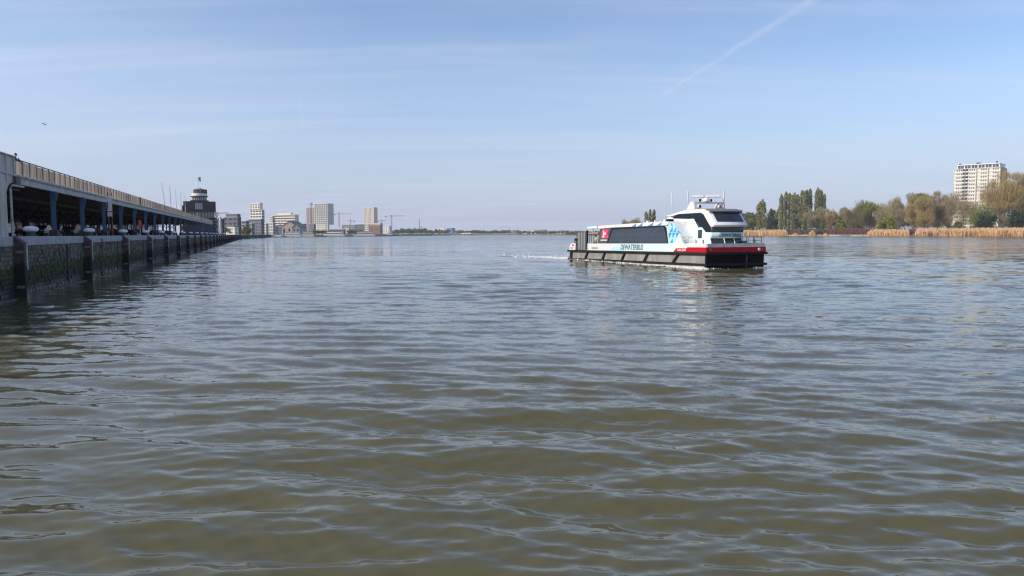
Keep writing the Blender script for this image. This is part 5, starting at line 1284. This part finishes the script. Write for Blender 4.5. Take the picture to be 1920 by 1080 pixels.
    MB().prism([(X(24.1), 3.72), (X(24.0), 3.92), (X(21.65), 3.98), (X(21.35), 3.70)], -ws, ws).build('aft_canopy', 'pale_cyan', r)
    MB().prism([(X(21.45), 3.60), (X(21.75), 4.02), (X(21.62), 4.02), (X(21.32), 3.60)], -ws - .01, ws + .01).build('canopy_joint', 'boat_dark', r)
    for s0, w, h in ((11.5, .35, .22), (9.9, .2, .2), (8.1, .3, .25)): MB().box(X(s0), X(s0 - w), -2.6, -2.3, 4.05, 4.06 + h).build('roof_vent', 'boat_white', r)
    MB().box(X(7.6), X(7.0), -2.6, -2.1, 4.09, 4.32).build('roof_unit', 'hull_black', r, bevel=.03)
    MB().box(X(24.9), X(24.1), -2.9, -2.84, 3.80, 3.84).build('lamp_arm', 'boat_white', r); MB().lathe([(.09, -.09), (.1, 0), (.09, .09)], (X(24.6), -2.87, 3.86), 10).build('stern_lamp', 'boat_white', r, smooth=True)
    for s0 in (23.6, 21.7):
        for y in (-2.7, 2.7): MB().tube([(X(s0), y, 1.14), (X(s0), y, 3.74)], .05, 8).build('canopy_post', 'offwhite', r)
    # cabin inside
    MB().box(X(21.3), X(21.2), -2.9, 2.9, 1.14, 3.6).build('aft_bulkhead', 'boat_dark', r)
    o = MB().box(0, .45, 0, 1.9, .38, .50).box(.40, .50, 0, 1.9, .45, 1.12).build('seat_row', 'seat_blue', r); me = o.data; bpy.data.objects.remove(o)
    for i in range(14):
        for y in (-2.7, .8):
            o = link('seat_row', me, r); o.location = (X(19.5 - i * .93), y, 1.14)
    MB().tube([(X(14.2), -2.2, 1.14), (X(14.2), -2.2, 3.6)], .05, 6).build('grab_pole', 'white', r)
    MB().tube([(X(17), -2.2, 1.14), (X(17), -2.2, 3.2), (X(16.2), -2.2, 3.3)], .05, 6).build('grab_pole', 'white', r)
    MB().box(X(13.1), X(12.3), -2.75, -2.70, 2.5, 3.40).build('notice_board', 'white', r)
    # gate of vertical bars, stowed gangway
    for i in range(6): s0 = 26.75 - i * .46; MB().box(X(s0), X(s0 - .24), -HB - .05, -HB + .02, 1.2, 3.28).build('gate_slat', 'gate_grey', r)
    MB().box(X(26.8), X(24.2), -HB + .03, -HB + .10, 1.2, 3.3).build('gate_frame', 'boat_dark', r)
    MB().box(X(24.35), X(24.15), -HB - .08, -HB + .10, 1.2, 3.5).build('gate_post', 'rubber', r)
    MB().box(X(24.15), X(21.5), -HB + .1, -HB + .18, 3.10, 3.22).build('timber_rail', 'wood_tan', r)
    for s0 in (23.9, 23.4, 22.9, 22.4): MB().tube([(X(s0), -HB + .14, 1.94), (X(s0), -HB + .14, 3.1)], .035, 6).build('stanchion', 'boat_dark', r)
    b = MB()
    for s0 in (29.2, 28.9, 28.6, 28.3, 28.0): b.tube([(X(s0), -2.2, 1.14), (X(s0), -2.2, 2.6)], .025, 5)
    b.tube([(X(29.2), -2.2, 2.6), (X(27.8), -2.2, 2.6)], .03, 5); b.build('stern_rail', 'gate_grey', r)
    # bicycles on the aft deck as dark frames
    # wheelhouse ---------------------------------------------------------
    WH = 1.76
    def bul(y): return -.42 * (1 - (y / WH) ** 2)
    def loft(rows, name, m_, k=None, ys=None, smooth=True, parent=r, solid=0):
        ys = ys or [WH * t for t in (-1, -.93, -.75, -.5, -.25, 0, .25, .5, .75, .93, 1)]
        b = MB(); n = len(ys)
        for s, z, bu in rows:
            for y in ys: b.v.append((X(s + bu * bul(y)), y, z))
        for i in range(len(rows) - 1):
            for j in range(n - 1): b.f.append((i * n + j, i * n + j + 1, (i + 1) * n + j + 1, (i + 1) * n + j)); b.m.append(0)
        o = b.build(name, m_, parent, smooth=smooth)
        if solid: md = o.modifiers.new('s', 'SOLIDIFY'); md.thickness = solid; md.offset = -1
        return o
    # lower house (mint), with front bulge
    low = [(1.42, 2.40, 1), (1.38, 2.95, 1)]
    loft(low, 'house_front', 'boat_mint', solid=.05)
    loft([(1.38, 2.94, 1), (1.30, 3.45, 1)], 'dark_band', 'boat_dark', solid=.05)
    # lower front windows: sloping forward
    loft([(1.46, 2.40, 1), (1.20, 1.72, 1)], 'lower_front_window', 'glass_dark', solid=.04)
    for y in (-.62, .42, 1.46):
        MB().tube([(X(1.40 + bul(y)) + .03, y, 2.42), (X(1.14 + bul(y)) + .03, y + .02, 1.70)], .04, 6).build('window_mullion', 'white', r)
    # white nose and windscreen frame
    loft([(1.30, 3.40, 1), (.98, 3.46, 1.0), (.84, 3.58, 1.0), (.90, 3.74, 1), (1.12, 3.95, 1), (1.78, 4.72, .9), (1.95, 4.92, .8)], 'windscreen_frame', 'mauve_white', solid=.05)
    ysw = [1.44 * t for t in (-1, -.8, -.5, -.25, 0, .25, .5, .8, 1)]
    loft([(1.05, 3.90, 1.0), (1.40, 4.30, 1.0), (1.74, 4.70, .92)], 'windscreen', 'glass_dark', ys=ysw).location = (.035, 0, .02)
    MB().tube([(X(.62), -.1, 3.90), (X(.95), .35, 4.25)], .02, 5).build('wiper', 'hull_black', r)
    loft([(1.66, 4.72, .9), (1.60, 4.86, .95), (1.85, 5.02, .9), (2.45, 5.14, .4), (3.4, 5.17, 0), (5.1, 5.17, 0)], 'roof_visor', 'visor', solid=.04)
    # side shells
    for sg in (-1, 1):
        ya, yb = sorted((sg * (WH - .06), sg * WH)); 
        f0_, f1_ = sorted((sg * (WH + .012), sg * (WH - .01)))
        # white/mint lower side with stepped top edge
        side([(5.15, 1.7), (5.15, 4.26), (4.1, 4.26), (3.35, 3.42), (2.75, 3.42), (2.15, 2.97), (1.38, 2.95), (1.42, 2.40), (1.46, 2.38), (1.2, 1.7)], ya, yb).build('house_side', 'boat_mint' if False else 'pale_cyan', r)
        side([(4.1, 4.26), (3.35, 3.42), (2.75, 3.42), (2.15, 2.97), (1.38, 2.95), (1.30, 3.5), (2.45, 4.78), (3.0, 4.82), (6.6, 4.82), (7.4, 4.66), (7.75, 4.5), (7.55, 4.38), (5.15, 4.26)], ya, yb).build('side_window_band', 'glass_dark', r)
        side([(1.30, 3.42), (.98, 3.46), (.84, 3.58), (.9, 3.74), (1.12, 3.95), (1.95, 4.92), (2.35, 5.10), (5.2, 5.17), (6.6, 5.0), (8.2, 4.76), (8.95, 4.70), (8.95, 4.64), (7.6, 4.68), (6.6, 4.80), (2.95, 4.78), (2.5, 4.62), (1.55, 3.62)], *sorted((sg * (WH - .055), sg * (WH + .03)))).build('side_shell', 'boat_white', r)
        side([(8.55, 4.62), (8.75, 4.45), (8.5, 4.12), (7.5, 4.02), (5.15, 4.02), (5.15, 4.27), (7.55, 4.38), (8.0, 4.5), (8.05, 4.6)], *sorted((sg * (WH - .07), sg * (WH + .02)))).build('tail_shell', 'boat_white', r)
        # door recess part
        side([(7.55, 1.7), (7.55, 4.02), (5.15, 4.02), (5.15, 1.7)], *sorted((sg * (WH - .12), sg * (WH - .04)))).build('aft_house_side', 'mid_light', r)
        side([(7.2, 1.75), (7.2, 3.72), (5.9, 3.72), (5.9, 1.75)], *sorted((sg * (WH - .03), sg * (WH - .045)))).build('door', 'grey_beige', r)
        side([(6.85, 2.45), (6.85, 3.4), (6.2, 3.4), (6.2, 2.45)], *sorted((sg * (WH - .012), sg * (WH - .028)))).build('door_window', 'glass_mid', r)
        side([(3.42, 2.42), (3.36, 3.2), (2.72, 3.2), (2.78, 2.42)], f0_, f1_).build('small_window', 'glass_dark', r)
        side([(5.1, 1.75), (4.75, 2.0), (4.4, 2.3), (4.4, 1.75)], *sorted((sg * (WH + .02), sg * (WH - .01)))).build('mint_flash', 'boat_mint', r)
    MB().box(X(8.4), X(5.2), -WH + .07, WH - .07, 4.03, 4.12).build('aft_roof', 'boat_white', r)
    MB().prism([(X(8.9), 4.66), (X(8.2), 4.74), (X(6.6), 4.97), (X(5.2), 5.12), (X(5.0), 5.165), (X(5.2), 5.165), (X(6.6), 5.01), (X(8.9), 4.70)], -WH + .05, WH - .05).build('aft_roof', 'boat_white', r)
    MB().box(X(7.55), X(7.45), -WH + .1, WH - .1, 1.7, 4.05).build('aft_wall', 'boat_white', r)
    MB().box(X(7.3), X(3.2), -WH + .08, WH - .08, 1.2, 1.72).build('house_base', 'boat_white', r)
    MB().box(X(8.6), X(8.5), -2.2, 2.2, 4.60, 4.66).build('spreader', 'boat_white', r)
    # radar arch
    s0 = 4.6
    b = MB().box(X(s0) - .16, X(s0) + .2, -1.75, 1.75, 5.72, 5.86)
    for sg in (-1, 1): b.prism([(X(5.5), 5.05), (X(5.0), 5.70), (X(4.75), 5.87), (X(4.2), 5.87), (X(4.0), 5.10)], *sorted((sg * 1.25, sg * 1.74)))
    b.build('radar_arch', 'boat_white', r, bevel=.05)
    MB().lathe([(.32, 5.85), (.38, 5.95), (.34, 6.15), (.18, 6.28)], (X(s0), -.1, 0), 14).build('radar_pedestal', 'boat_white', r, smooth=True)
    rs = MB().box(-.16, .16, -1.38, 1.38, 6.28, 6.52).build('radar_scanner', 'boat_white', r, bevel=.04); rs.location = (X(s0), -.08, 0); rs.rotation_euler = (0, 0, R(-38))
    for y in (-.75, .5): MB().box(X(s0) - .06, X(s0) + .06, y - .07, y + .07, 5.9, 6.15).build('mast_lamp', 'hull_black', r)
    for y in (-1.2, 1.05):
        MB().lathe([(.06, -.12), (.17, -.10), (.19, .08), (.15, .12)], seg=12).build('searchlight', 'boat_white', r, smooth=True).matrix_local = Matrix.Translation((X(s0 - .55), y, 5.42)) @ Matrix.Rotation(R(90), 4, 'Y')
        MB().lathe([(.15, 0), (.13, .02)], seg=12).build('searchlight_lens', 'orange' if y > 0 else 'glass_mid', r).matrix_local = Matrix.Translation((X(s0 - .68), y, 5.42)) @ Matrix.Rotation(R(90), 4, 'Y')
        MB().tube([(X(s0 - .5), y, 5.15), (X(s0 - .5), y, 5.3)], .04, 6).build('searchlight_bracket', 'boat_white', r)
    for s1, y, z0, zt, rr in ((8.3, -1.55, 4.7, 6.95, .05), (5.4, -1.55, 5.1, 6.95, .07), (4.6, -.75, 5.75, 7.0, .04), (4.6, .95, 5.75, 6.95, .04), (4.0, 1.5, 5.1, 6.9, .07)):
        MB().tube([(X(s1), y, z0), (X(s1), y, z0 + (zt - z0) * .5)], rr * .6, 6).build('aerial_base', 'offwhite', r); MB().tube([(X(s1), y, z0 + (zt - z0) * .5), (X(s1), y, zt)], rr, 6).build('aerial', 'boat_white', r)
    # deck fittings
    for s1, y in ((3.9, -2.9), (2.05, -2.9), (.9, 2.7), (.9, -2.9)):
        MB().lathe([(.10, 1.7), (.10, 2.22), (.13, 2.26), (.06, 2.3)], (X(s1), y, 0), 10).build('mooring_bitt', 'boat_cream', r, smooth=True)
    b = MB()
    for s1, s2 in ((4.9, 3.4), (3.2, 2.0)): b.tube([(X(s1), -2.95, 1.9), (X(s1), -2.95, 2.42), (X(s1 - .1), -2.95, 2.52), (X(s2 + .1), -2.95, 2.52), (X(s2), -2.95, 2.42), (X(s2), -2.95, 1.9)], .022, 6)
    b.build('deck_rail', 'steel', r)
    b = MB()
    for z in (2.15, 2.52): b.tube([(X(2.6), 1.9, z), (X(.35), 2.2, z), (X(.35), 3.0, z)], .022, 6)
    for s1, y in ((2.6, 1.9), (1.9, 2.0), (1.1, 2.1), (.35, 2.2), (.35, 3.0)): b.tube([(X(s1), y, 1.7), (X(s1), y, 2.54)], .03, 6)
    for z in (2.15, 2.52): b.tube([(X(3.6), 3.02, z), (X(.4), 3.02, z)], .022, 6)
    for s1 in (3.5, 2.5, 1.5): b.tube([(X(s1), 3.02, 1.7), (X(s1), 3.02, 2.54)], .03, 6)
    b.build('deck_rail', 'darksteel', r)
    MB().box(X(1.3), X(.8), 1.3, 1.75, 1.7, 2.15).build('deck_box', 'navy', r, bevel=.02)
    MB().box(X(1.0), X(.6), 2.3, 2.5, 1.7, 2.3).build('deck_box', 'orange', r, bevel=.02) if False else None
    MB().box(X(4.6), X(4.0), -2.7, -2.4, 1.14, 2.15).build('red_locker', 'orange', r, bevel=.02)
    # lettering
    def text(body, w, h, m_, place, parent=r, name='lettering', shear=.2):
        cu = bpy.data.curves.new(name, 'FONT'); cu.body = body; cu.size = 1.0; cu.align_x = 'CENTER'; cu.align_y = 'CENTER'; cu.shear = shear; cu.extrude = .004; cu.space_character = 1.02
        cu.offset = .022
        o = bpy.data.objects.new(name, cu); C.objects.link(o); dg = bpy.context.evaluated_depsgraph_get(); me = bpy.data.meshes.new_from_object(o.evaluated_get(dg)); bpy.data.objects.remove(o)
        xs_ = [v.co.x for v in me.vertices]; ys_ = [v.co.y for v in me.vertices]; ax, bx, ay, by = min(xs_), max(xs_), min(ys_), max(ys_)
        for v in me.vertices: v.co = Vector(place(((v.co.x - ax) / (bx - ax) - .5) * w, ((v.co.y - ay) / (by - ay) - .5) * h, v.co.z))
        me.materials.clear(); me.materials.append(M[m_]); me.update(); return link(name, me, parent)
    # starboard: reading left to right goes towards the bow
    text('DEWATERBUS', 4.85, .58, 'text_dark', lambda x, y, z: (X(13.45) + x, -(HB + .014) - z, 1.56 + y))
    text('DEWATERBUS', 4.85, .58, 'text_dark', lambda x, y, z: (X(13.45) - x, (HB + .014) + z, 1.56 + y))
    text('DEWATERBUS', 2.5, .30, 'text_dark', lambda x, y, z: (X(1.40 + bul(x + .2)) + .04 + z, x + .2, 2.68 + y))
    text('Aqua Jade', 1.5, .26, 'white', lambda x, y, z: (X(3.95) + x, -(HB + .024) - z, 1.33 + y))
    # people aboard stand on the deck
    Mx = Matrix.Translation(r.location) @ r.rotation_euler.to_matrix().to_4x4()
    person(Mx @ Vector((X(28.95), -2.35, 1.14)), r.rotation_euler.z + math.pi * .95, 'crew member in black standing at the open ferry stern')
    person(Mx @ Vector((X(22.75), -2.75, 1.14)), r.rotation_euler.z + R(-60), 'person in a yellow high-visibility vest beside the ferry aft cabin', jacket='offwhite', vest='hivis')
    for i_, (s_, y_, jk_) in enumerate(((16.9, -2.45, 'offwhite'), (15.0, -2.5, 'hair_dark'), (12.7, -2.5, 'offwhite'))):
        person(Mx @ Vector((X(s_), y_, 1.145)), r.rotation_euler.z + R(-90 + 30 * i_), '%s of three passengers standing behind the ferry window, counted from the stern' % ORD[i_], jacket=jk_)
    # a bicycle under the canopy
    bk = empty('bicycle', Mx @ Vector((X(23.6), -2.4, 1.14)), r.rotation_euler.z, label='dark bicycle parked under the ferry aft canopy', cat='bicycle')
    for x in (0, 1.02):
        ring = [(x + .33 * math.cos(t * math.pi / 8), 0, .35 + .33 * math.sin(t * math.pi / 8)) for t in range(17)]; MB().tube(ring, .025, 5).build('wheel', 'tyre', bk)
    b = MB().tube([(0, 0, .35), (.38, 0, .35), (.3, 0, .85), (0, 0, .35)], .02, 5).tube([(.38, 0, .35), (.85, 0, .85), (.3, 0, .80)], .02, 5).tube([(1.02, 0, .35), (.83, 0, .98)], .02, 5); b.build('frame', 'car_red', bk)
    MB().tube([(.83, -.25, 1.0), (.83, .25, 1.0)], .018, 5).build('handlebar', 'darksteel', bk); MB().box(.18, .42, -.07, .07, .88, .93).build('saddle', 'tyre', bk)
    return Mx, X
FM, FX = ferry()
# foam: wake and bow wave
def foam(name, pts, size, label, hi=.13):
    g = np.random.default_rng(3); b = MB()
    for x, y in pts:
        z = wz(x, y) + g.uniform(.02, hi); s = size * g.uniform(.35, 1.2); n = 6; k = len(b.v)
        b.v.append((x, y, z + .16 * s))
        for i in range(n): t = i / n * 2 * math.pi; rr = s * g.uniform(.5, 1.1); b.v.append((x + rr * math.cos(t), y + rr * math.sin(t) * .8, z - .06 - hi * .5))
        for i in range(n): b.f.append((k, k + 1 + i, k + 1 + (i + 1) % n)); b.m.append(0)
    b.build(name, 'foam', None, smooth=True, kind='stuff', label=label)
paint('foam', (.72, .74, .74), .8)
g = np.random.default_rng(9); pts = []
for i in range(4200):
    s = 29.6 + g.exponential(6.5); y = g.choice((-2.6, 2.2)) + g.normal(0, .25 + .09 * (s - 29)); y -= (.30 * (s - 29)) * (1 if y < 0 else -.3) * .4
    if s > 55: continue
    if g.random() > math.exp(-(s - 29.6) / 6.5): continue
    q = FM @ Vector((FX(s), y, 0)); pts.append((q.x, q.y))
foam('wake_foam', pts, .20, 'white churned foam trailing behind the ferry stern', .15)
pts = []
for i in range(420):
    s = g.exponential(.9) - .3; q = FM @ Vector((FX(s + .3), -3.17 - abs(g.normal(0, .10 + .06 * s)), 0)); pts.append((q.x, q.y))
for i in range(160):
    q = FM @ Vector((FX(.1) + abs(g.normal(0, .12)), g.choice((-2.6, 2.6)) + g.normal(0, .5), 0)); pts.append((q.x, q.y))
for i in range(300):
    s = g.uniform(0, 29); q = FM @ Vector((FX(s), -3.2 - abs(g.normal(0, .08)), 0)); pts.append((q.x, q.y))
foam('bow_foam', pts, .13, 'small white splash along the ferry bow and waterline')

# gulls
def gull(px, py, Y, span, label):
    p = at(px, Y, py=py); r = empty('gull', p, rnd.uniform(-.4, .4), label=label, cat='bird', group='gulls in the sky')
    MB().tube([(0, -.25, 0), (0, -.1, .02), (0, .12, .01), (0, .28, 0)], [.02, .06, .07, .02], 8).build('body', 'offwhite', r, smooth=True)
    h = span / 2
    for s in (-1, 1): MB().prism([(0, -.08), (s * h * .45, -.06), (s * h, .08), (s * h * .5, .10), (0, .10)], .0, .015, 'z').build('wing', 'mid_grey', r).rotation_euler = (0, -s * .35, 0)
gull(80, 232, 120, .9, 'small gull gliding above the shed'); gull(84, 234, 125, .8, 'second gull just right of the gliding one')
gull(1412, 106, 300, 1.2, 'tiny distant gull high in the sky, left of two'); gull(1436, 108, 300, 1.2, 'tiny distant gull high in the sky, right of two')

# ------------------------------------------------------------------ haze
hm = bpy.data.materials.new('haze'); hm.use_nodes = True; t = hm.node_tree; t.nodes.remove(t.nodes['Principled BSDF'])
pv = N(t, 'ShaderNodeVolumePrincipled'); pv.inputs['Density'].default_value = 0.00011; pv.inputs['Color'].default_value = (.80, .86, 1, 1); pv.inputs['Anisotropy'].default_value = 0.0
t.links.new(pv.outputs[0], t.nodes['Material Output'].inputs['Volume'])
hz = MB().box(-4500, 4500, -300, 4700, -3.5, 110).build('haze', hm, None, kind='stuff', label='thin pale haze over the river')
